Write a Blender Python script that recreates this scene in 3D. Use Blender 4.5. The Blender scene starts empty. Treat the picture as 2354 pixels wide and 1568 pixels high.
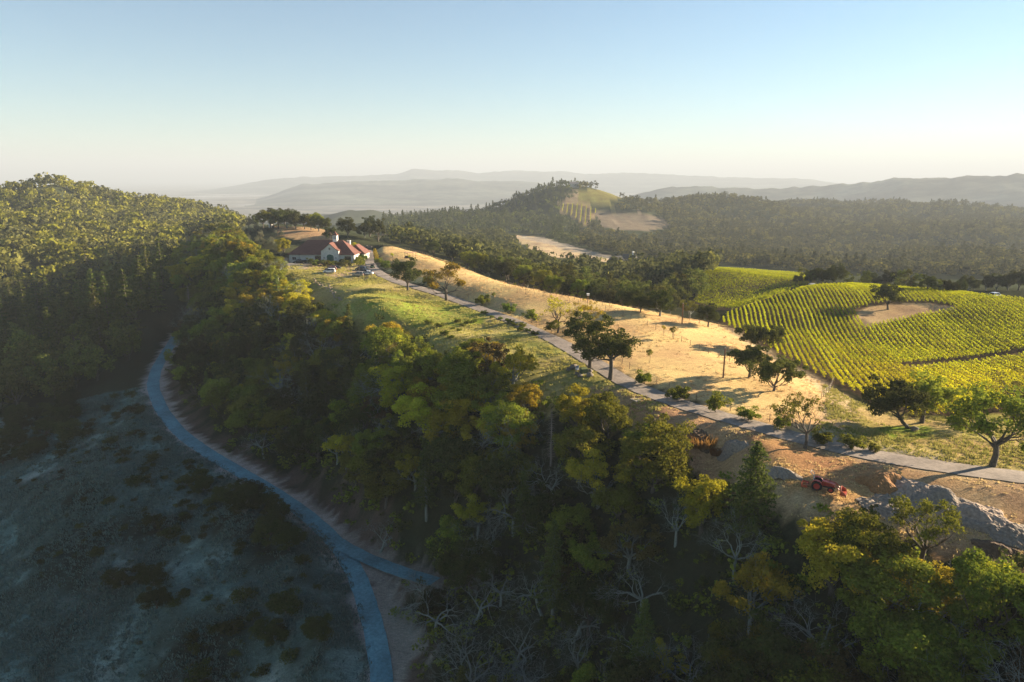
import bpy, math, random
import numpy as np
from mathutils import Vector, Matrix

sc = bpy.context.scene
COL = sc.collection
R = math.radians
# ------------------------------------------------------------------ camera, sky, sun, exposure
PITCH = 13.48
FPX = 1569.0                      # focal length in pixels of a 2353 px wide picture
cam_d = bpy.data.cameras.new('camera')
cam_d.sensor_width = 36.0
cam_d.lens = FPX / 2353.0 * 36.0
cam_d.clip_start = 0.5
cam_d.clip_end = 90000
cam = bpy.data.objects.new('camera', cam_d)
COL.objects.link(cam)
cam.location = (0, 0, 0)
cam.rotation_euler = (R(90 - PITCH), 0, 0)
sc.camera = cam

SUN_AZ, SUN_EL = 69.0, 15.2       # degrees: clockwise from straight ahead, above the horizon
w = bpy.data.worlds.new('World')
sc.world = w
w.use_nodes = True
nt = w.node_tree
sky = nt.nodes.new('ShaderNodeTexSky')
sky.sky_type = 'NISHITA'
sky.sun_disc = False
sky.sun_elevation = R(SUN_EL)
sky.sun_rotation = R(SUN_AZ)
sky.altitude = 300
sky.air_density = 1.0
sky.dust_density = 0.03
sky.ozone_density = 2.0
bg = nt.nodes['Background']
bg.inputs['Strength'].default_value = 0.05
tintn = nt.nodes.new('ShaderNodeVectorMath')
tintn.operation = 'MULTIPLY'
tintn.inputs[1].default_value = (0.555, 0.665, 0.70)
nt.links.new(sky.outputs[0], tintn.inputs[0])
nt.links.new(tintn.outputs[0], bg.inputs[0])

sun_d = bpy.data.lights.new('sun', 'SUN')
sun_d.energy = 5.0
sun_d.angle = R(0.5)
sun_d.color = (1.0, 0.80, 0.56)
sun = bpy.data.objects.new('sun', sun_d)
COL.objects.link(sun)
SUNV = Vector((math.sin(R(SUN_AZ)) * math.cos(R(SUN_EL)), math.cos(R(SUN_AZ)) * math.cos(R(SUN_EL)), math.sin(R(SUN_EL))))
sun.rotation_euler = SUNV.to_track_quat('Z', 'Y').to_euler()
sun.location = (60, 60, 60)

sc.view_settings.view_transform = 'Standard'
sc.view_settings.look = 'None'
sc.view_settings.gamma = 1.0
sc.view_settings.exposure = 2.33
sc.cycles.use_denoising = True
sc.cycles.max_bounces = 6
sc.cycles.diffuse_bounces = 2
sc.cycles.glossy_bounces = 2
sc.cycles.transmission_bounces = 3
sc.cycles.transparent_max_bounces = 6
sc.cycles.volume_bounces = 0
sc.cycles.caustics_reflective = False
sc.cycles.caustics_refractive = False

# ------------------------------------------------------------------ measuring: from a pixel of the photograph to a place on the ground
CP, SP = math.cos(R(PITCH)), math.sin(R(PITCH))

def ray(u, v):
    a = (u - 1176.5) / FPX
    b = (784.0 - v) / FPX
    return (a, b * SP + CP, b * CP - SP)

def atz(u, v, z):
    r = ray(u, v)
    t = z / r[2]
    return (r[0] * t, r[1] * t, z)

def atd(u, v, d):
    r = ray(u, v)
    t = d / math.hypot(r[0], r[1])
    return (r[0] * t, r[1] * t, r[2] * t)

def project(P):
    P = np.asarray(P, float)
    dep = P[..., 1] * CP - P[..., 2] * SP
    up = P[..., 1] * SP + P[..., 2] * CP
    dep = np.where(dep < 0.5, 0.5, dep)
    return 1176.5 + FPX * P[..., 0] / dep, 784.0 - FPX * up / dep

def inpoly(u, v, poly):
    poly = np.asarray(poly, float)
    res = np.zeros(np.shape(u), bool)
    n = len(poly)
    j = n - 1
    for i in range(n):
        xi, yi = poly[i]
        xj, yj = poly[j]
        c = ((yi > v) != (yj > v)) & (u < (xj - xi) * (v - yi) / (yj - yi + 1e-12) + xi)
        res ^= c
        j = i
    return res

# value noise for numpy
_rs = np.random.RandomState(7)
_NT = _rs.rand(256, 256)

def vnoise(x, y):
    xi = np.floor(x).astype(int)
    yi = np.floor(y).astype(int)
    fx = x - xi
    fy = y - yi
    fx = fx * fx * (3 - 2 * fx)
    fy = fy * fy * (3 - 2 * fy)
    a = _NT[yi & 255, xi & 255]
    b = _NT[yi & 255, (xi + 1) & 255]
    c = _NT[(yi + 1) & 255, xi & 255]
    d = _NT[(yi + 1) & 255, (xi + 1) & 255]
    return (a * (1 - fx) + b * fx) * (1 - fy) + (c * (1 - fx) + d * fx) * fy - 0.5

def fbm(x, y, s, n=4):
    o = 0
    amp = 1.0
    for k in range(n):
        o = o + amp * vnoise(x / s + 17.3 * k, y / s - 9.1 * k)
        s *= 0.5
        amp *= 0.5
    return o

# ------------------------------------------------------------------ the lie of the land
ROAD = [(2700, 1125, -38.4), (2353, 1098, -38), (2200, 1078, -37.8), (2050, 1055, -37.6), (1950, 1036, -37.4), (1850, 1012, -37.2), (1700, 968, -36.9),
        (1600, 940, -36.7), (1540, 921, -36.6), (1450, 886, -36.4), (1390, 848, -36.3), (1280, 783, -36.2), (1180, 738, -36.1), (1090, 704, -36.0),
        (1000, 672, -35.9), (920, 650, -35.8), (880, 633, -35.7), (857, 617, -35.6), (849, 600, -35.4), (846, 585, -35.0), (846, 575, -34.4)]
LROAD = [(870, 1700, -76.5), (884, 1568, -75), (868, 1480, -74), (848, 1400, -73), (818, 1310, -72), (765, 1238, -71), (700, 1178, -70), (600, 1112, -68.5),
         (500, 1056, -67), (420, 1002, -66), (372, 945, -65), (350, 890, -64), (358, 850, -63.2), (380, 812, -62.4), (398, 785, -61.5), (408, 768, -61)]
BRANCH = [(768, 1242, -71.05), (800, 1262, -71.2), (850, 1287, -71.3), (900, 1307, -71.2), (945, 1322, -71), (1000, 1337, -70.2)]
roadP = [atz(*p) for p in ROAD]
lroadP = [atz(*p) for p in LROAD]
branchP = [atz(*p) for p in BRANCH]

Z = []   # control points u, v, z
for p in ROAD + LROAD + BRANCH:
    Z.append(p)
Z += [  # meadow and its crest
    (880, 562, -32.2), (940, 578, -32.2), (1000, 598, -32.2), (1060, 620, -32.4), (1130, 648, -32.7), (1200, 664, -33), (1270, 678, -33.3), (1330, 690, -33.7), (1400, 701, -34.2),
    (1450, 710, -34.6), (1520, 725, -35.4), (1580, 738, -36.2), (1640, 750, -37.4), (1100, 670, -34.3), (1250, 720, -34.9), (1400, 780, -35.4), (1500, 820, -35.8), (1560, 790, -36),
    (1640, 810, -36.8), (1700, 900, -36.9), (1800, 930, -37.2), (1870, 900, -37.8), (1780, 850, -37.6), (1700, 790, -38), (960, 625, -34.6),
    # near verge, lawn and the ridge edge
    (900, 690, -36.4), (1000, 720, -36.7), (1100, 760, -37), (1200, 800, -37.1), (1300, 850, -37), (1400, 900, -37.2), (1500, 960, -37.4), (1600, 1000, -37.6), (1700, 1030, -37.6),
    (1850, 1080, -37.8), (2000, 1100, -38.2), (2200, 1130, -38.6), (2353, 1160, -39),
    (830, 650, -35.9), (760, 625, -35.6), (700, 618, -35.6), (665, 601, -35.5), (740, 603, -35.5), (820, 600, -35.4), (700, 575, -35.2), (800, 570, -34.6), (780, 655, -36.2),
    (680, 640, -36.6), (720, 672, -37), (770, 700, -37.3), (850, 745, -37.8), (960, 790, -38), (1080, 830, -38.1), (1200, 880, -38.3), (1300, 905, -38.4), (1420, 945, -38.8),
    (1520, 1000, -38.8), (1590, 1060, -40.5), (1660, 1090, -40.2), (1740, 1130, -39.6), (1830, 1165, -39), (1900, 1185, -39.4), (2000, 1190, -40), (2120, 1230, -41), (2250, 1290, -42), (2353, 1310, -42),
    (1895, 1120, -38.2), (2700, 1400, -43),
    # vineyard bowl
    (1700, 760, -38.6), (1760, 800, -39.4), (1830, 855, -39.6), (1930, 900, -39.4), (2010, 935, -39.2), (2150, 950, -39), (2353, 940, -38.8), (2353, 1010, -38.4), (2100, 1000, -38.4), (1920, 960, -38.2),
    (1740, 715, -39.6), (1800, 690, -38.6), (1866, 664, -37.6), (1950, 664, -37.4), (2100, 670, -37.8), (2250, 685, -37.4), (2353, 697, -37), (1900, 780, -41.6), (1980, 758, -41), (2060, 720, -39.6),
    (2150, 712, -39), (2100, 780, -42), (2200, 830, -42), (2330, 830, -41), (2100, 860, -41.2), (2250, 760, -40.2), (2353, 760, -39.4), (2000, 860, -41), (1830, 760, -41),
    (1650, 712, -44.5), (1600, 702, -45.5), (1720, 690, -44), (1800, 670, -42), (1640, 665, -43), (1760, 655, -41.2), (1640, 626, -41), (1720, 632, -41.5), (1850, 645, -43),
    (1560, 690, -49), (1480, 690, -49),
]
D = [  # control points u, v, horizontal distance
    # dark ravine woods, far meadow and the hills beyond
    (1400, 690, 262), (1300, 670, 275), (1200, 650, 290), (1100, 625, 315), (1000, 590, 350), (930, 560, 400), (1420, 660, 320), (1550, 650, 330), (1580, 620, 400), (1450, 640, 360), (1300, 640, 380), (1200, 610, 430),
    (1050, 590, 450), (1120, 580, 520), (1200, 553, 680), (1260, 560, 660), (1320, 590, 560), (1400, 607, 530), (1210, 590, 540), (1500, 612, 500), (1600, 612, 520), (1700, 620, 480), (1250, 545, 730),
    (1150, 560, 660), (1000, 575, 600), (930, 560, 650), (900, 545, 700), (1000, 545, 800), (1150, 540, 820), (900, 530, 900), (960, 515, 980), (1050, 500, 1020), (1150, 488, 1060), (1200, 462, 1100), (1235, 446, 1120), (1290, 436, 1140),
    (1340, 438, 1130), (1420, 444, 1160), (1480, 462, 1180), (1300, 500, 1000), (1360, 505, 1000), (1440, 500, 1040), (1520, 505, 1060), (1250, 480, 1040), (1100, 525, 900), (1300, 545, 860), (1450, 550, 860), (1560, 545, 900),
    (1620, 575, 820), (1500, 585, 740), (1700, 600, 720), (1540, 466, 1250), (1620, 462, 1380), (1700, 462, 1450), (1790, 482, 1500), (1700, 510, 1250), (1700, 560, 950), (1800, 530, 1200), (1800, 600, 800), (1900, 610, 800),
    (1880, 468, 1900), (2000, 472, 1850), (2100, 480, 1800), (2200, 486, 1760), (2353, 508, 1650), (1800, 475, 1800), (1900, 520, 1350), (2050, 540, 1250), (2200, 540, 1250), (2353, 550, 1250), (2000, 590, 950), (2200, 600, 950),
    (2353, 615, 900), (2000, 640, 560), (2150, 650, 520), (2300, 655, 520), (1900, 642, 420), (2000, 655, 380), (2150, 668, 350), (2250, 680, 300), (2353, 680, 320), (2600, 700, 300), (2700, 640, 900), (2700, 520, 1600),
    # left hill, valley and the saddle behind the house
    (-250, 470, 900), (0, 466, 890), (60, 452, 880), (130, 424, 860), (220, 466, 850), (300, 486, 850), (400, 486, 900), (480, 503, 950), (530, 518, 1000), (590, 528, 1050), (100, 520, 660), (300, 540, 660), (430, 540, 720), (-100, 560, 600),
    (0, 610, 520), (150, 615, 500), (300, 590, 540), (420, 560, 600), (100, 710, 440), (0, 740, 420), (230, 650, 465), (330, 620, 465), (430, 585, 470), (500, 550, 520), (-150, 700, 420),
    (0, 830, 345), (150, 790, 350), (280, 740, 340), (360, 680, 330), (440, 620, 370), (500, 580, 410), (0, 950, 262), (120, 910, 262), (240, 880, 250), (320, 800, 275), (380, 730, 300), (450, 670, 310), (520, 600, 340),
    (560, 560, 380), (560, 535, 430), (620, 540, 410), (640, 528, 420), (740, 533, 410), (700, 545, 380), (600, 555, 350), (640, 570, 320), (760, 552, 370), (840, 550, 380), (620, 600, 300), (560, 640, 290), (500, 720, 270), (600, 680, 262), (660, 680, 258),
    (700, 520, 470), (600, 520, 500), (800, 540, 460), (880, 545, 480), (500, 532, 600),
    # shrubby slope below the lower road
    (330, 960, 200), (300, 1000, 196), (200, 1100, 172), (100, 1010, 225), (0, 1100, 205), (0, 1250, 172), (200, 1250, 150), (400, 1120, 160), (400, 1250, 142), (550, 1180, 138), (600, 1300, 124), (700, 1280, 122), (0, 1450, 140), (200, 1420, 132),
    (400, 1420, 120), (600, 1450, 110), (740, 1400, 107), (780, 1520, 95), (0, 1568, 126), (300, 1568, 115), (600, 1568, 102), (-200, 1200, 200), (-200, 1500, 150),
    # flank under the woods
    (1000, 1500, 92), (1000, 1400, 103),
    # the wooded knob and the plain
    (700, 500, 2800), (780, 496, 1900), (830, 500, 1850), (760, 510, 1800), (880, 515, 1800), (720, 512, 1900), (600, 515, 2200),
]
ctr = [atz(*p) for p in Z] + [atd(*p) for p in D]
# flank under the trees and ground outside the picture
ctr += [(1.5, 83, -71), (20, 76, -57), (14, 88, -55), (38, 60, -49), (30, 92, -44), (12, 101, -47.5), (-8, 117, -47), (-26, 140, -50), (-40, 170, -54), (-60, 205, -48), (-78, 232, -47), (50, 55, -44.5), (-10, 70, -76), (-20, 40, -85), (20, 30, -68), (60, 30, -51),
        (100, 40, -44), (90, 0, -58), (0, -60, -96), (-100, 40, -118), (110, -60, -70), (-150, -20, -140), (160, 90, -40), (200, 40, -46), (200, 160, -39.5), (260, 260, -44), (300, 120, -52), (350, 400, -70), (500, 200, -80), (600, 700, -120),
        (-300, 150, -125), (-300, -50, -150), (-450, 250, -110), (-500, 600, -40), (-700, 900, -30), (-600, 1300, -120), (-300, 1500, -150), (0, 1500, -130), (250, 1400, -90), (900, 2300, -110), (1500, 2200, -100),
        (1500, 1200, -110), (2500, 1800, -120), (-1500, 1500, -150), (-900, 400, -90), (400, -300, -110), (-400, -300, -160)]
for a in range(-80, 81, 16):      # the plain
    for d in (3300, 6000, 16000, 34000):
        if a > 25 and d < 4000:
            ctr.append((math.sin(R(a)) * d, math.cos(R(a)) * d, -150))
        else:
            ctr.append((math.sin(R(a)) * d, math.cos(R(a)) * d, -190))
crest_ = [atz(*p) for p in [(862, 556, -32.4), (880, 562, -32.2), (940, 578, -32.2), (1000, 598, -32.2), (1060, 620, -32.4), (1130, 648, -32.7), (1200, 664, -33), (1270, 678, -33.3), (1330, 690, -33.7), (1400, 701, -34.2), (1450, 710, -34.6)]]
for a_, p_, b_ in zip(crest_[:-2], crest_[1:-1], crest_[2:]):      # the land drops behind the meadow's crest
    tx, ty = b_[0] - a_[0], b_[1] - a_[1]
    n_ = math.hypot(tx, ty)
    ox, oy = -ty / n_, tx / n_
    for dd_, dz_ in ((5, -.7), (16, -6.0), (34, -9.5)):
        ctr.append((p_[0] + ox * dd_, p_[1] + oy * dd_, p_[2] + dz_))
ctr = np.array(ctr)
cc = np.clip(np.hypot(ctr[:, 0], ctr[:, 1]) * 0.045, 2.0, 900)

def mq(x, y):
    return np.sqrt((x[:, None] - ctr[None, :, 0]) ** 2 + (y[:, None] - ctr[None, :, 1]) ** 2 + cc[None, :] ** 2)

A = mq(ctr[:, 0], ctr[:, 1])
n_c = len(ctr)
pol = np.column_stack([np.ones(n_c), ctr[:, 0] / 1000, ctr[:, 1] / 1000])
lam = 0.4 * np.eye(n_c)
M = np.block([[A - lam, pol], [pol.T, np.zeros((3, 3))]])
wt = np.linalg.solve(M, np.concatenate([ctr[:, 2], np.zeros(3)]))

def h_raw(x, y):
    out = np.empty(len(x))
    for i in range(0, len(x), 20000):
        s = slice(i, i + 20000)
        out[s] = mq(x[s], y[s]) @ wt[:n_c] + wt[n_c] + wt[n_c + 1] * x[s] / 1000 + wt[n_c + 2] * y[s] / 1000
    return out

def axis(lo, hi, fine, lim_lo, lim_hi, g):
    a = list(np.arange(lo, hi + fine * .5, fine))
    s = fine
    while a[-1] < lim_hi:
        s *= g
        a.append(a[-1] + s)
    b = [a[0]]
    s = fine
    while b[-1] > lim_lo:
        s *= g
        b.append(b[-1] - s)
    return np.array(b[:0:-1] + a)

GX = axis(-170, 160, 1.5, -30000, 30000, 1.035)
GY = axis(45, 330, 1.5, -400, 31000, 1.03)
gx, gy = np.meshgrid(GX, GY)
fx_, fy_ = gx.ravel(), gy.ravel()
gz = h_raw(fx_, fy_)
dist = np.hypot(fx_, fy_)
gz += fbm(fx_, fy_, 14, 3) * np.clip(dist / 350, 0.12, 0.8) + fbm(fx_ + 300, fy_, 130, 4) * np.clip((dist - 500) / 900, 0, 1) * 22 * np.clip((4000 - dist) / 2000, 0, 1)

def dense(pts, step):
    out = []
    for a, b in zip(pts[:-1], pts[1:]):
        L = math.dist(a, b)
        k = max(1, int(L / step))
        for i in range(k):
            out.append([a[j] + (b[j] - a[j]) * i / k for j in range(3)])
    out.append(list(pts[-1]))
    o = np.array(out)
    for _ in range(14):               # smooth
        o[1:-1] = (o[:-2] + 2 * o[1:-1] + o[2:]) / 4
    return o

road_c, lroad_c, branch_c = dense(roadP, 1.5), dense(lroadP, 1.5), dense(branchP, 1.2)

def near_line(x, y, line):
    """distance to a polyline's samples, index of the nearest one"""
    d = np.full(len(x), 1e9)
    k = np.zeros(len(x), int)
    m = (x > line[:, 0].min() - 60) & (x < line[:, 0].max() + 60) & (y > line[:, 1].min() - 60) & (y < line[:, 1].max() + 60)
    idx = np.where(m)[0]
    for i in range(0, len(idx), 20000):
        s = idx[i:i + 20000]
        q = (x[s][:, None] - line[None, :, 0]) ** 2 + (y[s][:, None] - line[None, :, 1]) ** 2
        k[s] = q.argmin(1)
        d[s] = np.sqrt(q.min(1))
    return d, k

def side_of(x, y, line, k):
    k0 = np.clip(k, 0, len(line) - 2)
    t = line[k0 + 1] - line[k0]
    return np.sign(t[:, 0] * (y - line[k0, 1]) - t[:, 1] * (x - line[k0, 0]))

LINES = [(road_c, 2.15, 1.2, 4.0), (lroad_c, 2.1, 1.2, 6.0), (branch_c, 2.0, 0.8, 4.0)]
ROADD = {}
for i, (ln, hw, sh, bl) in enumerate(LINES):
    d, k = near_line(fx_, fy_, ln)
    f = np.clip((d - hw - sh) / bl, 0, 1)
    f = f * f * (3 - 2 * f)
    if i == 2: f = np.where(ROADD[1] < 5.5, 1.0, f)
    gz = np.where(d < hw + sh + bl, (ln[k, 2] - 0.10) * (1 - f) + gz * f, gz)
    ROADD[i] = d
    if i == 1:
        LSIDE = side_of(fx_, fy_, ln, k)
GZ = gz.reshape(gx.shape)

def ground(x, y):
    x = np.atleast_1d(np.asarray(x, float))
    y = np.atleast_1d(np.asarray(y, float))
    i = np.clip(np.searchsorted(GX, x) - 1, 0, len(GX) - 2)
    j = np.clip(np.searchsorted(GY, y) - 1, 0, len(GY) - 2)
    tx = (x - GX[i]) / (GX[i + 1] - GX[i])
    ty = (y - GY[j]) / (GY[j + 1] - GY[j])
    return (GZ[j, i] * (1 - tx) + GZ[j, i + 1] * tx) * (1 - ty) + (GZ[j + 1, i] * (1 - tx) + GZ[j + 1, i + 1] * tx) * ty

def g1(x, y):
    return float(ground(x, y)[0])

def onray(u, v, dmin=30.0, dmax=3000.0):
    """the place on the ground that a pixel of the photograph shows"""
    r = ray(u, v)
    n = math.hypot(r[0], r[1])
    ds = np.geomspace(dmin, dmax, 1500)
    z = ground(r[0] / n * ds, r[1] / n * ds)
    b = np.where(r[2] / n * ds <= z)[0]
    d = ds[b[0]] if len(b) else dmax
    return Vector((r[0] / n * d, r[1] / n * d, g1(r[0] / n * d, r[1] / n * d)))

# ------------------------------------------------------------------ materials
def new_mat(name):
    m = bpy.data.materials.new(name)
    m.use_nodes = True
    n = m.node_tree.nodes
    for x in list(n):
        n.remove(x)
    out = n.new('ShaderNodeOutputMaterial')
    return m, n, m.node_tree.links, out

def simple(name, col, rough=0.7, metal=0.0, var=0.25, scale=3.0, bump=0.0, spec=0.3):
    m, n, l, out = new_mat(name)
    p = n.new('ShaderNodeBsdfPrincipled')
    p.inputs['Roughness'].default_value = rough
    p.inputs['Metallic'].default_value = metal
    p.inputs['Specular IOR Level'].default_value = spec
    tc = n.new('ShaderNodeTexCoord')
    no = n.new('ShaderNodeTexNoise')
    no.inputs['Scale'].default_value = scale
    no.inputs['Detail'].default_value = 5
    l.new(tc.outputs['Object'], no.inputs['Vector'])
    r = n.new('ShaderNodeMapRange')
    r.inputs['From Min'].default_value = 0.25
    r.inputs['From Max'].default_value = 0.75
    r.inputs['To Min'].default_value = 1 - var
    r.inputs['To Max'].default_value = 1 + var
    l.new(no.outputs['Fac'], r.inputs['Value'])
    mx = n.new('ShaderNodeVectorMath')
    mx.operation = 'SCALE'
    mx.inputs[0].default_value = col
    l.new(r.outputs[0], mx.inputs['Scale'])
    l.new(mx.outputs[0], p.inputs['Base Color'])
    if bump:
        b = n.new('ShaderNodeBump')
        b.inputs['Strength'].default_value = bump
        b.inputs['Distance'].default_value = 0.1
        l.new(no.outputs['Fac'], b.inputs['Height'])
        l.new(b.outputs[0], p.inputs['Normal'])
    l.new(p.outputs[0], out.inputs[0])
    return m

def leaf_mat(name, c1, c2, c3=None, trans=0.45, objvar=0.25):
    """leaves: every leaf and every tree its own tint, light passes through"""
    m, n, l, out = new_mat(name)
    geo = n.new('ShaderNodeNewGeometry')
    oi = n.new('ShaderNodeObjectInfo')
    cr = n.new('ShaderNodeValToRGB')
    cr.color_ramp.elements[0].color = (*c1, 1)
    cr.color_ramp.elements[0].position = 0.1
    cr.color_ramp.elements[1].color = (*c2, 1)
    cr.color_ramp.elements[1].position = 0.8
    if c3:
        e = cr.color_ramp.elements.new(1.0)
        e.color = (*c3, 1)
    mixv = n.new('ShaderNodeMix')
    mixv.inputs['Factor'].default_value = 0.5
    l.new(geo.outputs['Random Per Island'], mixv.inputs[2])
    l.new(oi.outputs['Random'], mixv.inputs[3])
    l.new(mixv.outputs[0], cr.inputs[0])
    hs = n.new('ShaderNodeHueSaturation')
    mr = n.new('ShaderNodeMapRange')
    mr.inputs['To Min'].default_value = 1 - objvar
    mr.inputs['To Max'].default_value = 1 + objvar
    mul = n.new('ShaderNodeMath')
    mul.operation = 'MULTIPLY'
    mul.inputs[1].default_value = 7.31
    fr = n.new('ShaderNodeMath')
    fr.operation = 'FRACT'
    l.new(oi.outputs['Random'], mul.inputs[0])
    l.new(mul.outputs[0], fr.inputs[0])
    l.new(fr.outputs[0], mr.inputs['Value'])
    l.new(mr.outputs[0], hs.inputs['Value'])
    mr2 = n.new('ShaderNodeMapRange')
    mr2.inputs['To Min'].default_value = 0.5 - 0.05 * objvar / .25
    mr2.inputs['To Max'].default_value = 0.5 + 0.03 * objvar / .25
    l.new(oi.outputs['Random'], mr2.inputs['Value'])
    l.new(mr2.outputs[0], hs.inputs['Hue'])
    l.new(cr.outputs[0], hs.inputs['Color'])
    d = n.new('ShaderNodeBsdfDiffuse')
    t = n.new('ShaderNodeBsdfTranslucent')
    l.new(hs.outputs[0], d.inputs['Color'])
    l.new(hs.outputs[0], t.inputs['Color'])
    mx = n.new('ShaderNodeMixShader')
    mx.inputs[0].default_value = trans
    l.new(d.outputs[0], mx.inputs[1])
    l.new(t.outputs[0], mx.inputs[2])
    l.new(mx.outputs[0], out.inputs[0])
    return m

def ground_mat(name, far=False):
    m, n, l, out = new_mat(name)
    at = n.new('ShaderNodeAttribute')
    at.attribute_name = 'tint'
    geo = n.new('ShaderNodeNewGeometry')
    def noise(scale, detail, rough=0.55, stretch=None):
        t = n.new('ShaderNodeTexNoise')
        t.inputs['Scale'].default_value = scale
        t.inputs['Detail'].default_value = detail
        t.inputs['Roughness'].default_value = rough
        if stretch:
            mp = n.new('ShaderNodeMapping')
            mp.inputs['Scale'].default_value = stretch
            mp.inputs['Rotation'].default_value = (0, 0, 0.5)
            l.new(geo.outputs['Position'], mp.inputs['Vector'])
            l.new(mp.outputs[0], t.inputs['Vector'])
        else:
            l.new(geo.outputs['Position'], t.inputs['Vector'])
        return t
    def rng(src, lo, hi, a=0.3, b=0.7):
        r = n.new('ShaderNodeMapRange')
        r.inputs['From Min'].default_value = a
        r.inputs['From Max'].default_value = b
        r.inputs['To Min'].default_value = lo
        r.inputs['To Max'].default_value = hi
        l.new(src, r.inputs['Value'])
        return r.outputs[0]
    def mul(a, b):
        x = n.new('ShaderNodeMath')
        x.operation = 'MULTIPLY'
        l.new(a, x.inputs[0])
        l.new(b, x.inputs[1])
        return x.outputs[0]
    p = n.new('ShaderNodeBsdfDiffuse')
    if far:
        n1 = noise(0.0016, 6, 0.6, (1.0, 2.2, 1))
        n2 = noise(0.012, 4, 0.6)
        f = mul(rng(n1.outputs[0], 0.4, 2.2, 0.35, 0.68), rng(n2.outputs[0], 0.6, 1.4))
        hgt = n2.outputs[0]
        dst, stg = 8.0, 0.5
    else:
        n1 = noise(0.09, 4)
        n2 = noise(1.1, 5, 0.7, (1.0, 2.4, 1.0))
        n3 = noise(4.5, 3, 0.7)
        f = mul(mul(rng(n1.outputs[0], 0.84, 1.16), rng(n2.outputs[0], 0.72, 1.3)), rng(n3.outputs[0], 0.7, 1.32))
        ad = n.new('ShaderNodeMath')
        ad.operation = 'ADD'
        l.new(n2.outputs[0], ad.inputs[0])
        l.new(n3.outputs[0], ad.inputs[1])
        hgt = ad.outputs[0]
        dst, stg = 0.22, 0.65
    sc_ = n.new('ShaderNodeVectorMath')
    sc_.operation = 'SCALE'
    l.new(at.outputs['Color'], sc_.inputs[0])
    l.new(f, sc_.inputs['Scale'])
    hs = n.new('ShaderNodeHueSaturation')
    l.new(rng(n1.outputs[0], 0.485, 0.512), hs.inputs['Hue'])
    l.new(sc_.outputs[0], hs.inputs['Color'])
    l.new(hs.outputs[0], p.inputs['Color'])
    b = n.new('ShaderNodeBump')
    b.inputs['Strength'].default_value = stg
    b.inputs['Distance'].default_value = dst
    l.new(hgt, b.inputs['Height'])
    l.new(b.outputs[0], p.inputs['Normal'])
    l.new(p.outputs[0], out.inputs[0])
    return m

# ------------------------------------------------------------------ mesh helpers
def np_mesh(name, V, F, mats, midx=None):
    """V n x 3, F m x k (all faces of one size)"""
    V = np.ascontiguousarray(V, np.float32)
    F = np.ascontiguousarray(F, np.int32)
    me = bpy.data.meshes.new(name)
    me.vertices.add(len(V))
    me.vertices.foreach_set('co', V.ravel())
    k = F.shape[1]
    me.loops.add(F.size)
    me.loops.foreach_set('vertex_index', F.ravel())
    me.polygons.add(len(F))
    me.polygons.foreach_set('loop_start', np.arange(0, F.size, k, dtype=np.int32))
    me.polygons.foreach_set('loop_total', np.full(len(F), k, np.int32))
    if midx is not None:
        me.polygons.foreach_set('material_index', np.ascontiguousarray(midx, np.int32))
    for m in (mats if isinstance(mats, (list, tuple)) else [mats]):
        me.materials.append(m)
    me.update(calc_edges=True)
    return me

def set_tint(me, C):
    a = me.attributes.new('tint', 'FLOAT_COLOR', 'POINT')
    C4 = np.ones((len(C), 4), np.float32)
    C4[:, :3] = C
    a.data.foreach_set('color', C4.ravel())

def link(name, me, parent=None, loc=(0, 0, 0), rz=0.0, s=1.0):
    o = bpy.data.objects.new(name, me)
    COL.objects.link(o)
    o.location = loc
    o.rotation_euler = (0, 0, rz)
    if s != 1.0:
        o.scale = (s, s, s) if not isinstance(s, tuple) else s
    if parent:
        o.parent = parent
    return o

def tag(o, label=None, cat=None, group=None, kind=None):
    if label: o['label'] = label
    if cat: o['category'] = cat
    if group: o['group'] = group
    if kind: o['kind'] = kind
    return o

def smooth(me):
    me.polygons.foreach_set('use_smooth', np.ones(len(me.polygons), bool))

# ------------------------------------------------------------------ ground
U, Vv = project(np.column_stack([fx_, fy_, GZ.ravel()]))
fz_ = GZ.ravel()
dist = np.hypot(fx_, fy_)
jx = fx_ + 1.6 * fbm(fx_, fy_, 5, 3) * np.clip(dist / 150, .4, 3)
jy = fy_ + 1.6 * fbm(fx_ + 99, fy_ + 31, 5, 3) * np.clip(dist / 150, .4, 3)
JU, JV = project(np.column_stack([jx, jy, fz_]))
front = fy_ > 20
C = np.empty((len(fx_), 3))
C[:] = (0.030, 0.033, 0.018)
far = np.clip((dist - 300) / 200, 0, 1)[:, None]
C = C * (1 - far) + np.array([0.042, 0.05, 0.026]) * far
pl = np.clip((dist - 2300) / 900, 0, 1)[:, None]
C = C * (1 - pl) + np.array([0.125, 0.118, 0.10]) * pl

def zone(poly, col, dmin=30, dmax=400, mixv=1.0, ns=0.0, nscale=8.0):
    m = inpoly(JU, JV, poly) & (dist > dmin) & (dist < dmax) & front
    a = np.full(m.sum(), mixv)
    if ns:
        a = np.clip(mixv + ns * fbm(fx_[m], fy_[m], nscale, 3), 0, 1)
    C[m] = C[m] * (1 - a[:, None]) + np.array(col) * a[:, None]
    return m

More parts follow.
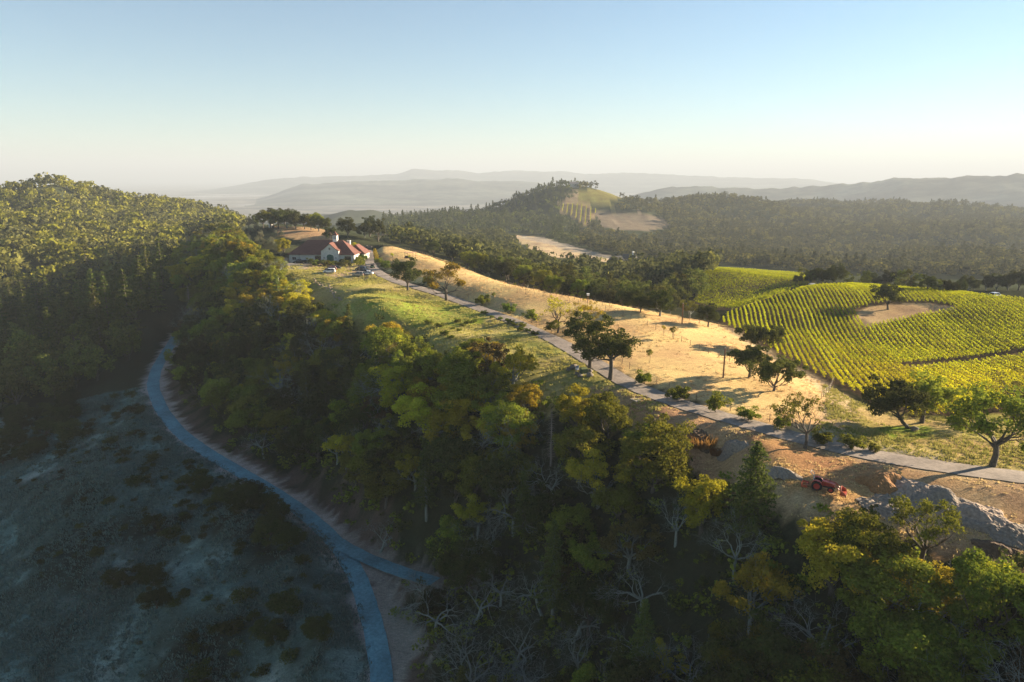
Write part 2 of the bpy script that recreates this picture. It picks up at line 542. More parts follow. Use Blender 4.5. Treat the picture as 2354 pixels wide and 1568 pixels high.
STRAW = (0.53, 0.38, 0.175)
SLOPE = [(-200, 960), (0, 950), (130, 935), (240, 905), (330, 890), (345, 930), (400, 1010), (500, 1065), (600, 1120), (700, 1190), (770, 1250), (810, 1330), (840, 1420), (850, 1568), (860, 1700), (-300, 1700)]
MEADOW = [(862, 560), (940, 570), (1000, 592), (1130, 642), (1330, 684), (1450, 704), (1580, 732), (1660, 748), (1700, 768), (1760, 810), (1820, 842), (1870, 862), (1905, 900), (1900, 950), (1890, 1010), (1830, 1000), (1700, 955), (1550, 905), (1390, 838), (1280, 772),
          (1180, 730), (1000, 665), (905, 635), (868, 612)]
LAWN = [(640, 615), (690, 608), (850, 606), (870, 635), (920, 655), (1000, 677), (1100, 710), (1280, 790), (1390, 852), (1450, 892), (1540, 930), (1560, 1000), (1480, 1000), (1300, 960), (1190, 930), (1050, 880), (830, 790), (700, 700), (650, 650)]
DIRT = [(1330, 890), (1420, 890), (1540, 925), (1700, 972), (1850, 1016), (2000, 1052), (2200, 1085), (2950, 1130), (2950, 1560), (2240, 1300), (2000, 1215), (1800, 1180), (1620, 1110), (1480, 990)]
RGRASS = [(1890, 880), (1960, 920), (2010, 940), (2150, 960), (2950, 900), (2950, 1135), (2200, 1080), (2050, 1052), (1950, 1030), (1860, 1005), (1900, 960)]
VINE1 = [(1655, 742), (1672, 725), (1740, 700), (1800, 680), (1866, 658), (2000, 656), (2100, 664), (2250, 682), (2800, 735), (2800, 935), (2353, 940), (2200, 960), (2100, 962), (2010, 930), (1940, 895), (1840, 850), (1760, 800), (1700, 768)]
VINE2 = [(1592, 700), (1605, 660), (1620, 625), (1640, 618), (1740, 622), (1870, 632), (1862, 656), (1800, 676), (1740, 700), (1690, 714), (1640, 712)]
ISLAND = [(1965, 715), (2000, 705), (2060, 698), (2130, 697), (2190, 705), (2180, 716), (2120, 725), (2050, 738), (1990, 752), (1972, 735)]
zone(SLOPE, (0.105, 0.165, 0.145), 60, 330)  # teal and darkness of the shade put into the ground colour
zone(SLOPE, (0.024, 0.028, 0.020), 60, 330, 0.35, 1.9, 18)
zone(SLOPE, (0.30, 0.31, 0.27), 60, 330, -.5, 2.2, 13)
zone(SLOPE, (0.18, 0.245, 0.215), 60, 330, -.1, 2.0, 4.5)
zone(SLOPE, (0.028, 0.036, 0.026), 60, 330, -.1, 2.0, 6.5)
zone(MEADOW, STRAW, 70, 340)
zone(MEADOW, (0.46, 0.32, 0.14), 70, 340, 0.1, 0.7, 24)
zone(LAWN, (0.33, 0.275, 0.105), 90, 340)
zone(LAWN, (0.20, 0.21, 0.05), 90, 340, 0.25, 1.6, 9)
zone([(820, 680), (900, 672), (1010, 690), (1100, 720), (1120, 745), (1000, 760), (850, 730)], (0.19, 0.24, 0.035), 90, 340, 0.75, 0.8, 7)
zone([(690, 606), (840, 604), (862, 622), (880, 640), (830, 645), (760, 636), (700, 622)], (0.36, 0.27, 0.17), 200, 340, 0.9)
zone([(640, 590), (700, 600), (700, 620), (640, 620)], (0.22, 0.20, 0.18), 200, 340, 0.9)
zone(DIRT, (0.34, 0.215, 0.115), 55, 180)
zone(DIRT, (0.40, 0.30, 0.17), 55, 180, 0.2, 1.3, 7)
zone([(1700, 985), (1850, 1030), (2000, 1070), (2100, 1100), (2000, 1150), (1900, 1170), (1820, 1130)], (0.33, 0.19, 0.085), 55, 180, 0.8, .4, 5)
zone(RGRASS, (0.40, 0.30, 0.13), 60, 180)
zone(RGRASS, (0.20, 0.23, 0.04), 60, 180, 0.1, 1.6, 9)
zone([(2020, 985), (2110, 975), (2160, 990), (2120, 1005), (2040, 1010)], (0.15, 0.26, 0.02), 60, 180, 0.9, .5, 4)
zone(VINE1, (0.080, 0.058, 0.036), 90, 420)
zone(VINE2, (0.080, 0.062, 0.036), 150, 480)
zone(ISLAND, (0.34, 0.25, 0.14), 120, 300)
zone([(1960, 722), (2010, 745), (2040, 740), (1990, 755)], (0.12, 0.09, 0.06), 120, 300, .7)
# gravel track, yards and shoulders
def track(pts, half, col, mixv=0.9, soft=1.0, dm=None):
    ln = dense([tuple(onray(*p, 60, 500)) for p in pts], 1.0)
    d, _ = near_line(jx, jy, ln)
    a = np.clip((half + soft - d) / soft, 0, 1)[:, None] * mixv
    C[:] = C * (1 - a) + np.array(col) * a
track([(1690, 760), (1760, 812), (1840, 856), (1890, 885), (1925, 915), (1930, 950), (1915, 985), (1905, 1010), (1940, 1035), (2000, 1052)], 1.5, (0.43, 0.33, 0.20), 0.85, 1.5)
track([(1905, 1010), (1960, 1028), (2050, 1045), (2160, 1064)], 1.4, (0.30, 0.27, 0.22), 0.85, 1.5)
a = np.clip((3.4 - ROADD[0]) / 1.2, 0, 1)[:, None] * 0.6
C = C * (1 - a) + np.array((0.26, 0.20, 0.125)) * a
# the lower road: pale cut bank on the uphill side, gravel edge on the other
up = LSIDE < 0 if True else None
dl = ROADD[1]
bn = fbm(fx_, fy_, 3.0, 3)
a = np.where(up, np.clip((np.where(JV > 1270, 2.9, 3.9) + 2.4 * bn - dl) / .8, 0, 1), np.clip((3.2 + 2.6 * bn - dl) / 1.2, 0, 1))[:, None]
C = C * (1 - a) + np.where(up[:, None], np.array((0.60, 0.55, 0.48)), np.array((0.30, 0.27, 0.25))) * a
a = np.where(up, np.clip((9 + 6 * bn - dl) / 4.0, 0, 1), 0)[:, None] * 0.55
C = np.where(a > 0, C * (1 - a) + np.array((0.17, 0.11, 0.09)) * a, C)
tri = inpoly(JU, JV, [(842, 1292), (870, 1312), (910, 1365), (970, 1440), (1005, 1520), (962, 1492), (935, 1600), (905, 1600)]) & (dist < 180) & front
C[tri] = (0.24, 0.215, 0.18)
a = np.clip((3.6 + 2 * bn - ROADD[2]) / 1.2, 0, 1)[:, None] * 0.8
C = C * (1 - a) + np.array((0.24, 0.21, 0.18)) * a
# far meadow and clearings on the hill
FMEADOW = [(1150, 545), (1190, 540), (1250, 548), (1340, 572), (1430, 596), (1445, 606), (1380, 606), (1300, 594), (1230, 586), (1205, 580), (1215, 565)]
FVINE = [(1290, 470), (1330, 468), (1372, 482), (1362, 505), (1345, 518), (1310, 495), (1280, 480)]
FVINE2 = [(1325, 440), (1360, 434), (1410, 440), (1440, 452), (1400, 462), (1420, 484), (1450, 488), (1375, 478), (1345, 462), (1320, 466)]
FBARE = [(1365, 488), (1420, 490), (1470, 486), (1520, 500), (1540, 520), (1490, 530), (1420, 530), (1380, 520)]
zone(FMEADOW, (0.40, 0.31, 0.19), 450, 900)
zone([(1165, 541), (1250, 547), (1345, 573), (1440, 600), (1442, 606), (1340, 585), (1250, 559)], (0.30, 0.26, 0.2), 450, 900)
zone([(1510, 610), (1560, 604), (1640, 610), (1620, 618), (1540, 616)], (0.40, 0.31, 0.19), 380, 900)
zone(FVINE, (0.24, 0.18, 0.10), 800, 1250)
zone(FVINE2, (0.16, 0.15, 0.05), 850, 1300)
zone(FBARE, (0.17, 0.14, 0.10), 800, 1300)
zone([(1280, 470), (1310, 445), (1330, 436), (1325, 470), (1300, 472)], (0.25, 0.2, 0.13), 850, 1300)
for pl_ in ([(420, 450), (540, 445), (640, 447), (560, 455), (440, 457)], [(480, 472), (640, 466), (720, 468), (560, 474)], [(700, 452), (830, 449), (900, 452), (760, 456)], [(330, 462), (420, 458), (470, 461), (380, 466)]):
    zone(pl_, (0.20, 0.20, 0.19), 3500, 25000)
# knoll behind the house
zone([(620, 520), (700, 522), (760, 530), (770, 560), (700, 556), (640, 540)], (0.30, 0.20, 0.11), 330, 480)

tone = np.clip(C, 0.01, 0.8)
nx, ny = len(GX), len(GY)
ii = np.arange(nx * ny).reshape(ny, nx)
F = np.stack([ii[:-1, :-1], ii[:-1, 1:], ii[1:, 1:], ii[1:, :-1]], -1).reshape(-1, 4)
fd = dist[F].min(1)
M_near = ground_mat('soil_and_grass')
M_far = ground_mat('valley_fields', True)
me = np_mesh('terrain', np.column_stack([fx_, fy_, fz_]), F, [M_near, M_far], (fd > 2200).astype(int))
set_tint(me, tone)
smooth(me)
terrain = tag(link('terrain', me), kind='structure')

# ------------------------------------------------------------------ roads
def asphalt(name, col, crack=0.25):
    m, n, l, out = new_mat(name)
    p = n.new('ShaderNodeBsdfPrincipled')
    p.inputs['Roughness'].default_value = 0.85
    p.inputs['Specular IOR Level'].default_value = 0.25
    geo = n.new('ShaderNodeNewGeometry')
    prev = None
    for s, lo, hi in ((0.25, 0.76, 1.26), (2.0, 0.8, 1.2), (12.0, 0.75, 1.25)):
        t = n.new('ShaderNodeTexNoise')
        t.inputs['Scale'].default_value = s
        t.inputs['Detail'].default_value = 4
        l.new(geo.outputs['Position'], t.inputs['Vector'])
        r = n.new('ShaderNodeMapRange')
        r.inputs['From Min'].default_value = 0.3
        r.inputs['From Max'].default_value = 0.7
        r.inputs['To Min'].default_value = lo
        r.inputs['To Max'].default_value = hi
        l.new(t.outputs[0], r.inputs['Value'])
        if prev is None:
            prev = r.outputs[0]
        else:
            x = n.new('ShaderNodeMath')
            x.operation = 'MULTIPLY'
            l.new(prev, x.inputs[0])
            l.new(r.outputs[0], x.inputs[1])
            prev = x.outputs[0]
    v = n.new('ShaderNodeVectorMath')
    v.operation = 'SCALE'
    v.inputs[0].default_value = col
    l.new(prev, v.inputs['Scale'])
    l.new(v.outputs[0], p.inputs['Base Color'])
    l.new(p.outputs[0], out.inputs[0])
    return m

def strip(name, line, half, mat, dz=0.0, nseg=6, ragged=0.12):
    t = np.gradient(line[:, :2], axis=0)
    t /= np.linalg.norm(t, axis=1)[:, None] + 1e-9
    nrm = np.column_stack([-t[:, 1], t[:, 0]])
    V = []
    rng = np.random.RandomState(3)
    for j in range(nseg + 1):
        k = -1 + 2 * j / nseg
        hw = half * k
        if j in (0, nseg):
            hw = hw * (1 + ragged * (rng.rand(len(line)) - .5))
        z = line[:, 2] + dz + 0.05 * (1 - k * k)
        V.append(np.column_stack([line[:, 0] + nrm[:, 0] * hw, line[:, 1] + nrm[:, 1] * hw, z]))
    n_ = len(line)
    V = np.concatenate(V)
    q = []
    for j in range(nseg):
        a = np.arange(n_ - 1) + j * n_
        q.append(np.column_stack([a, a + 1, a + 1 + n_, a + n_]))
    F = np.concatenate(q)[:, ::-1]
    me = np_mesh(name, V, F, mat)
    smooth(me)
    return tag(link(name, me), kind='structure')

strip('road', road_c, 2.15, asphalt('worn_asphalt', (0.23, 0.195, 0.165)))
strip('road', lroad_c, 1.75, asphalt('shade_blue_chip_seal', (0.10, 0.225, 0.265)))  # blue of open shade put into the road colour
strip('path', branch_c, 1.6, asphalt('shade_blue_gravel', (0.095, 0.21, 0.245)), dz=-0.02)  # gravel tinted with the same blue shade

# ------------------------------------------------------------------ far mountains
def mountains(name, prof, d, depth, base=-195, col=(0.06, 0.065, 0.05), seed=0, rough=0.0):
    us = np.linspace(prof[0][0], prof[-1][0], 260)
    vs = np.interp(us, [p[0] for p in prof], [p[1] for p in prof])
    tp = np.minimum(1, np.minimum(np.linspace(0, 1, 260), np.linspace(1, 0, 260) if seed < 3 else 1) / .16)
    tp = tp * tp * (3 - 2 * tp)
    rows = []
    K = 14
    for k in range(-K, K + 1):
        f = k / K
        row = []
        for u, v, t_ in zip(us, vs, tp):
            x0, y0, z0 = atd(u, v, d)
            s = (d + f * depth) / d
            g = (1 - abs(f)) ** 1.15
            row.append((x0 * s, y0 * s, base + (z0 - base) * g * t_))
        rows.append(row)
    V = np.array(rows).reshape(-1, 3)
    amp = np.clip((V[:, 2] - base), 0, 500)
    edge = (1 - np.abs(np.repeat(np.linspace(-1, 1, 2 * K + 1), len(us))))
    V[:, 2] += fbm(V[:, 0] + seed * 1000, V[:, 1], d * 0.12, 5) * amp * 0.9 * (1 - edge * .9) + fbm(V[:, 0], V[:, 1], d * .015, 3) * amp * 0.09
    n_ = len(us)
    ii = np.arange(len(V)).reshape(2 * K + 1, n_)
    F = np.stack([ii[:-1, :-1], ii[:-1, 1:], ii[1:, 1:], ii[1:, :-1]], -1).reshape(-1, 4)
    me = np_mesh(name, V, F, M_far)
    c = np.empty((len(V), 3))
    c[:] = col
    set_tint(me, c)
    smooth(me)
    return tag(link(name, me), kind='structure')

mountains('mountains', [(560, 448), (620, 432), (700, 424), (760, 419), (820, 416), (900, 417), (980, 414), (1040, 413), (1100, 416), (1180, 418), (1260, 420), (1340, 432), (1420, 450)], 6500, 1400, seed=1)
mountains('mountains', [(400, 420), (560, 412), (700, 407), (840, 404), (910, 403), (945, 391), (1000, 392), (1060, 394), (1100, 398), (1160, 394), (1250, 392), (1310, 395), (1345, 399), (1400, 397), (1500, 398), (1580, 404), (1700, 408), (1800, 410), (1950, 414), (2100, 420)], 10500, 1800, seed=2)
mountains('mountains', [(1300, 452), (1400, 440), (1480, 437), (1540, 433), (1620, 430), (1700, 431), (1780, 432), (1860, 427), (1920, 422), (1980, 416), (2050, 412), (2120, 409), (2200, 409), (2300, 405), (2420, 402), (2600, 400), (2800, 404)], 4300, 1000, seed=3)

# ------------------------------------------------------------------ haze: one even volume round camera and scene
def haze(density=0.00016, top=420.0):
    lo, hi = GZ.min() - 40, top
    X, Y0, Y1 = 32500, -900, 33500
    V = [(-X, Y0, lo), (X, Y0, lo), (X, Y1, lo), (-X, Y1, lo), (-X, Y0, hi), (X, Y0, hi), (X, Y1, hi), (-X, Y1, hi)]
    F = [(0, 3, 2, 1), (4, 5, 6, 7), (0, 1, 5, 4), (1, 2, 6, 5), (2, 3, 7, 6), (3, 0, 4, 7)]
    m, n, l, out = new_mat('air')
    p = n.new('ShaderNodeVolumePrincipled')
    p.inputs['Color'].default_value = (0.50, 0.575, 0.665, 1)
    p.inputs['Density'].default_value = density
    p.inputs['Anisotropy'].default_value = 0.05
    l.new(p.outputs[0], out.inputs['Volume'])
    tag(link('haze', np_mesh('haze', V, F, m)), kind='stuff')
haze()
#@@PART3
# ------------------------------------------------------------------ trees: branching wood and leaf clumps
class Wood:
    def __init__(self):
        self.V, self.F = [], []
    def tube(self, pts, rad, k=5):
        """pts list of Vector, rad list"""
        base = len(self.V)
        n_ = len(pts)
        for i, p in enumerate(pts):
            d = (pts[min(i + 1, n_ - 1)] - pts[max(i - 1, 0)]).normalized()
            a = d.orthogonal().normalized()
            b = d.cross(a)
            for j in range(k):
                t = 2 * math.pi * j / k
                q = p + (a * math.cos(t) + b * math.sin(t)) * rad[i]
                self.V.append((q.x, q.y, q.z))
        for i in range(n_ - 1):
            for j in range(k):
                self.F.append((base + i * k + j, base + i * k + (j + 1) % k, base + (i + 1) * k + (j + 1) % k, base + (i + 1) * k + j))
    def mesh(self, name, mat):
        me = np_mesh(name, self.V, self.F, mat)
        smooth(me)
        return me

def limb(wd, rng, p, d, L, r0, r1, lev, tips, wig=0.25, up=0.1, nkid=3, spread=0.8, k=5, minlev=0):
    n_ = 4 if lev > 0 else 3
    pts, rad = [p.copy()], [r0]
    d = d.normalized()
    q = p.copy()
    for i in range(n_):
        d = (d + Vector((rng.uniform(-wig, wig), rng.uniform(-wig, wig), rng.uniform(-wig, wig) + up))).normalized()
        q = q + d * (L / n_)
        pts.append(q.copy())
        rad.append(r0 + (r1 - r0) * (i + 1) / n_)
    wd.tube(pts, rad, k)
    if lev <= 0:
        tips.append((pts[-1], d))
        return
    for c in range(nkid):
        f = 1.0 if c == 0 else rng.uniform(0.4, 1.0)
        i = min(n_, max(1, int(round(f * n_))))
        a = d.orthogonal().normalized()
        a.rotate(Matrix.Rotation(rng.uniform(0, 2 * math.pi), 3, d))
        nd = (d + a * rng.uniform(spread * .5, spread * 1.2)).normalized()
        rr = max(rad[i] * 0.68, 0.009)
        limb(wd, rng, pts[i], nd, L * rng.uniform(0.6, 0.85), rr, rr * 0.55, lev - 1, tips, wig, up, nkid, spread, max(3, k - 1))

def cards(centers, radii, per, size, seed, flat=0.75, shell=0.55, upb=0.35):
    """leaf faces in clumps round the centres; vectorised"""
    rs = np.random.RandomState(seed)
    c = np.repeat(np.asarray(centers, float), per, axis=0)
    r = np.repeat(np.asarray(radii, float), per)
    n_ = len(c)
    d = rs.normal(size=(n_, 3))
    d[:, 2] += upb
    d /= np.linalg.norm(d, axis=1)[:, None]
    rad = r * (shell + (1 - shell) * rs.rand(n_)) * (0.85 + 0.3 * rs.rand(n_))
    P = c + d * rad[:, None] * np.array([1, 1, flat])
    nm = d + rs.normal(size=(n_, 3)) * 0.65
    nm /= np.linalg.norm(nm, axis=1)[:, None]
    a = np.cross(nm, rs.normal(size=(n_, 3)))
    a /= np.linalg.norm(a, axis=1)[:, None] + 1e-9
    b = np.cross(nm, a)
    s = size * (0.6 + 0.8 * rs.rand(n_))[:, None]
    V = np.stack([P - a * s * .5, P - b * s * .32 + nm * s * .08, P + a * s * .5, P + b * s * .32 + nm * s * .08], 1).reshape(-1, 3)
    F = np.arange(n_ * 4).reshape(-1, 4)
    return V, F

def broadleaf(seed, H, Rr, fork=0.28, limbs=6, levels=2, ncl=60, per=70, leaf=0.32, crown_low=0.30, shape=1.0, lean=0.0, wob=0.3, nfine=3, bark=None, leafm=None, tip_r=0.9, gap=0.0, trunk_r=None):
    rng = random.Random(seed)
    wd = Wood()
    tips = []
    tr = trunk_r or 0.028 * H + 0.03
    top = Vector((lean * H * .25, rng.uniform(-.1, .1) * H * .3, fork * H))
    mid = top * 0.5 + Vector((rng.uniform(-.15, .15), rng.uniform(-.15, .15), 0))
    wd.tube([Vector((0, 0, -0.6)), Vector((0, 0, 0.05)), mid, top], [tr * 1.5, tr * 1.2, tr * .95, tr * .85], 8)
    a0 = rng.uniform(0, 6.28)
    for i in range(limbs):
        a = a0 + i * 2 * math.pi / limbs + rng.uniform(-.35, .35)
        el = rng.uniform(0.35, 1.25) if i else 1.45
        d = Vector((math.cos(a) * math.cos(el) + lean * .5, math.sin(a) * math.cos(el), math.sin(el)))
        L = (H * (1 - fork)) * 0.42 if el > .8 else Rr * 0.55
        limb(wd, rng, top - Vector((0, 0, rng.uniform(0, .1) * H)), d, L, tr * 0.62, tr * 0.3, levels, tips, wob, 0.08, nfine)
    cs, rs_ = [], []
    zc = H * (crown_low + 1) / 2
    hz = H * (1 - crown_low) / 2
    lx = lean * H * .45
    for p, d in tips:                           # clumps at branch ends, drawn towards the crown's surface
        q = Vector(((p.x - lx) / Rr, p.y / Rr, (p.z - zc) / hz))
        if q.length > 1: q = q.normalized() * rng.uniform(.85, 1.0)
        cs.append((q.x * Rr + lx, q.y * Rr, q.z * hz + zc))
        rs_.append(tip_r * rng.uniform(.6, 1.15))
    if len(cs) > ncl:
        pick = rng.sample(range(len(cs)), ncl)
        cs, rs_ = [cs[i] for i in pick], [rs_[i] for i in pick]
    while len(cs) < ncl:
        a = rng.uniform(0, 6.28)
        s = rng.uniform(-0.75, 1)
        rr = math.sqrt(max(0, 1 - s * s)) ** shape
        f = rng.uniform(.72, 1.0)
        w_ = 1 + 0.28 * math.sin(3 * a + seed) * math.cos(2.1 * s + seed * 1.7)
        cs.append((math.cos(a) * rr * Rr * f * w_ + lx, math.sin(a) * rr * Rr * f * w_, zc + s * hz * f * w_))
        rs_.append(tip_r * rng.uniform(.6, 1.2))
    if gap:
        keep = [i for i in range(len(cs)) if rng.random() > gap]
        cs, rs_ = [cs[i] for i in keep], [rs_[i] for i in keep]
    V, F = cards(cs, rs_, per, leaf, seed)
    return wd.mesh('trunk', bark), np_mesh('crown', V, F, leafm)

def conifer(seed, H, Rr, per=11, levels=26, bark=None, leafm=None, low=0.1, size=0.5, dead=False):
    rng = random.Random(seed)
    rs = np.random.RandomState(seed)
    wd = Wood()
    n_ = 6
    wd.tube([Vector((0, 0, -0.6))] + [Vector((rng.uniform(-.06, .06), rng.uniform(-.06, .06), H * (i + .02) / n_)) for i in range(n_ + 1)], [0.022 * H] + [0.02 * H * (1 - i / n_) + .015 for i in range(n_ + 1)], 6)
    cs = []
    for k in range(levels):
        f = (k + rng.random() * .6) / levels
        z = H * (low + (1 - low) * f)
        r = Rr * (1 - f) ** 0.85 * rng.uniform(.75, 1.1) + 0.12
        nb = rng.randint(5, 8)
        a0 = rng.uniform(0, 6.28)
        for j in range(nb):
            a = a0 + j * 6.283 / nb + rng.uniform(-.3, .3)
            rr = r * rng.uniform(.6, 1.15)
            tip = Vector((math.cos(a) * rr, math.sin(a) * rr, z - rr * rng.uniform(.05, .3)))
            wd.tube([Vector((0, 0, z)), Vector((tip.x * .5, tip.y * .5, z + .03 * rr)), tip], [.012 * H * (1 - f) * .5 + .012, .018, .006], 3)
            if dead:
                for _ in range(3):
                    t = rng.uniform(.35, .95)
                    b = Vector((tip.x * t, tip.y * t, z + (tip.z - z) * t))
                    wd.tube([b, b + Vector((rng.uniform(-.5, .5), rng.uniform(-.5, .5), rng.uniform(-.3, .15)))], [.012, .004], 3)
            for t in np.linspace(.2, 1, max(2, int(per * (rr / Rr) + 2))):
                cs.append((tip.x * t, tip.y * t, z + (tip.z - z) * t))
    if dead:
        return wd.mesh('trunk', bark), None
    V, F = cards(cs, np.full(len(cs), .28 * Rr / 2.6 + .06), 5, size * .62, seed, flat=.5, shell=.1, upb=.15)
    return wd.mesh('trunk', bark), np_mesh('crown', V, F, leafm)

def bare(seed, H, spread=0.95, levels=5, bark=None, leafm=None, lean=0.0, leaves=0):
    rng = random.Random(seed)
    wd = Wood()
    tips = []
    tr = 0.022 * H
    top = Vector((lean * H * .3, 0, H * .26))
    wd.tube([Vector((0, 0, -.6)), Vector((0, 0, .05)), top * .5 + Vector((.1, .05, 0)), top], [tr * 1.5, tr * 1.25, tr, tr * .9], 7)
    for i in range(5):
        a = i * 1.257 + rng.uniform(-.4, .4)
        el = rng.uniform(.3, 1.1)
        limb(wd, rng, top, Vector((math.cos(a) * math.cos(el) + lean, math.sin(a) * math.cos(el), math.sin(el))), H * .27, tr * .62, tr * .3, levels - 1, tips, .42, .03, 3, spread, 5)
    cr = None
    if leaves:
        pick = rng.sample(tips, min(leaves, len(tips)))
        V, F = cards([tuple(p) for p, d in pick], [rng.uniform(.35, .7) for _ in pick], 26, .26, seed)
        cr = np_mesh('crown', V, F, leafm)
    return wd.mesh('trunk', bark), cr

B_OAK = simple('oak_bark', (0.085, 0.07, 0.055), .9, var=.4, scale=4)
B_PALE = simple('lichen_bark', (0.15, 0.16, 0.14), .9, var=.35, scale=4)
B_DEAD = simple('dead_bark', (0.24, 0.19, 0.165), .9, var=.3, scale=3)
L_DARK = leaf_mat('dark_oak_leaves', (0.030, 0.040, 0.013), (0.075, 0.085, 0.021), (0.13, 0.115, 0.026), .28)
L_MID = leaf_mat('green_leaves', (0.085, 0.112, 0.016), (0.215, 0.235, 0.028), (0.33, 0.295, 0.034), .35)
L_YEL = leaf_mat('yellowing_leaves', (0.24, 0.245, 0.02), (0.45, 0.40, 0.03), (0.50, 0.34, 0.035), .38)
L_TAN = leaf_mat('turning_leaves', (0.060, 0.052, 0.020), (0.14, 0.11, 0.032), (0.22, 0.14, 0.045), .45)
L_FIR = leaf_mat('fir_needles', (0.045, 0.068, 0.018), (0.110, 0.130, 0.026), (0.14, 0.125, 0.025), .3)
L_OLV = leaf_mat('olive_leaves', (0.115, 0.125, 0.075), (0.19, 0.195, 0.12), None, .35)
L_BRI = leaf_mat('bright_green_leaves', (0.085, 0.125, 0.016), (0.16, 0.19, 0.022), None, .5)
L_VIN = leaf_mat('vine_leaves', (0.19, 0.26, 0.010), (0.40, 0.40, 0.014), (0.50, 0.40, 0.018), .5, .12)
L_VINY = leaf_mat('yellow_vine_leaves', (0.30, 0.32, 0.012), (0.52, 0.46, 0.016), (0.55, 0.40, 0.02), .5, .12)

V_OAK = [broadleaf(11, 10, 4.6, .25, 6, 2, 70, 180, .31, .24, bark=B_OAK, leafm=L_DARK, tip_r=1.25), broadleaf(12, 9, 4.2, .22, 6, 2, 66, 180, .31, .22, bark=B_OAK, leafm=L_MID, tip_r=1.2),
         broadleaf(13, 11, 4.4, .3, 6, 2, 70, 180, .31, .28, bark=B_OAK, leafm=L_MID, tip_r=1.2), broadleaf(14, 9.5, 4.8, .2, 7, 2, 72, 175, .31, .2, bark=B_PALE, leafm=L_DARK, tip_r=1.2)]
V_BAY = [broadleaf(21, 11.5, 3.7, .18, 6, 2, 80, 172, .30, .1, .8, bark=B_OAK, leafm=L_MID, tip_r=1.1), broadleaf(22, 10, 3.9, .18, 6, 2, 80, 172, .30, .1, .8, bark=B_OAK, leafm=L_YEL, tip_r=1.1),
         broadleaf(23, 12, 3.6, .16, 6, 2, 80, 172, .30, .08, .8, bark=B_OAK, leafm=L_DARK, tip_r=1.1)]
V_LICHEN = [broadleaf(31, 9, 4.4, .28, 6, 3, 52, 135, .27, .34, bark=B_PALE, leafm=L_TAN, tip_r=.85, wob=.42), broadleaf(32, 9.5, 4.6, .26, 6, 3, 52, 135, .27, .36, bark=B_PALE, leafm=L_MID, tip_r=.9, wob=.42),
            broadleaf(33, 8.5, 4.2, .24, 6, 3, 48, 135, .27, .4, bark=B_PALE, leafm=L_YEL, tip_r=.85, wob=.42)]
V_FIR = [conifer(41, 15, 3.0, bark=B_OAK, leafm=L_FIR), conifer(42, 13, 2.9, bark=B_OAK, leafm=L_FIR), conifer(43, 18, 3.3, 12, 30, bark=B_PALE, leafm=L_FIR, low=.2)]
B_BARE = simple('bare_lichen_limbs', (0.20, 0.22, 0.195), .9, var=.3, scale=4)
V_FIRB = conifer(44, 11, 4.3, 15, 28, bark=B_OAK, leafm=L_FIR, low=.06)
V_BIGB = broadleaf(221, 11, 5.0, .12, 7, 2, 130, 120, .32, .02, .8, bark=B_OAK, leafm=L_MID, tip_r=1.2)
V_BARE = [bare(51, 8.5, bark=B_BARE), bare(52, 8, 1.1, bark=B_BARE, lean=.3), bare(53, 9, .9, bark=B_BARE)]
V_SHRUB = [broadleaf(61, 2.6, 1.5, .08, 5, 1, 16, 70, .2, .0, bark=B_OAK, leafm=L_DARK, tip_r=.55, trunk_r=.05), broadleaf(62, 2.2, 1.4, .08, 5, 1, 14, 70, .2, .0, bark=B_OAK, leafm=L_DARK, tip_r=.55, trunk_r=.05)]
V_BUSH = [broadleaf(71, 2.3, 1.25, .16, 5, 1, 26, 110, .19, .1, bark=B_OAK, leafm=L_BRI, tip_r=.48, trunk_r=.05), broadleaf(72, 2.2, 1.15, .2, 5, 1, 22, 84, .19, .15, bark=B_OAK, leafm=L_MID, tip_r=.42, trunk_r=.05)]
V_SAPL = [broadleaf(81, 3.4, 1.0, .5, 5, 1, 13, 60, .17, .5, bark=B_OAK, leafm=L_MID, tip_r=.4, trunk_r=.045), broadleaf(82, 3.6, .9, .5, 4, 1, 9, 46, .17, .55, bark=B_OAK, leafm=L_YEL, tip_r=.36, trunk_r=.04)]
V_OLIVE = [broadleaf(91, 3.6, 2.1, .15, 6, 1, 26, 80, .2, .05, bark=B_OAK, leafm=L_OLV, tip_r=.75, trunk_r=.08)]
# lighter crowns for the hill across the valley
L_HILL = leaf_mat('hill_leaves', (0.055, 0.072, 0.018), (0.145, 0.155, 0.030), (0.23, 0.20, 0.036), .32)
V_HOAK = [broadleaf(111, 9, 4.2, .2, 5, 1, 34, 46, .62, .12, bark=B_OAK, leafm=L_HILL, tip_r=1.35), broadleaf(112, 10, 4.0, .2, 5, 1, 34, 46, .62, .1, bark=B_OAK, leafm=L_HILL, tip_r=1.3), broadleaf(113, 9, 3.8, .2, 5, 1, 34, 46, .6, .12, bark=B_OAK, leafm=L_HILL, tip_r=1.2)]
V_HFIR = [conifer(121, 19, 3.8, 6, 16, bark=B_OAK, leafm=L_FIR, size=1.15), conifer(122, 16, 3.6, 6, 15, bark=B_OAK, leafm=L_FIR, size=1.15), conifer(123, 22, 4.0, 6, 17, bark=B_OAK, leafm=L_FIR, size=1.15)]
V_DEAD = [conifer(131, 13, 2.3, 6, 22, bark=B_DEAD, dead=True, low=.15)]

def plant(name, var, loc, s=1.0, rz=0.0, label=None, cat='tree', group=None):
    tm, cm = var
    e = bpy.data.objects.new(name, None)
    e.empty_display_size = 0.5
    COL.objects.link(e)
    e.location = loc
    e.rotation_euler = (0, 0, rz)
    e.scale = s if isinstance(s, tuple) else (s, s, s)
    tag(e, label, cat, group)
    t = bpy.data.objects.new('trunk', tm)
    COL.objects.link(t)
    t.parent = e
    if cm is not None:
        c = bpy.data.objects.new('crown', cm)
        COL.objects.link(c)
        c.parent = e
    return e

TAKEN = []   # x, y, radius of what already stands somewhere

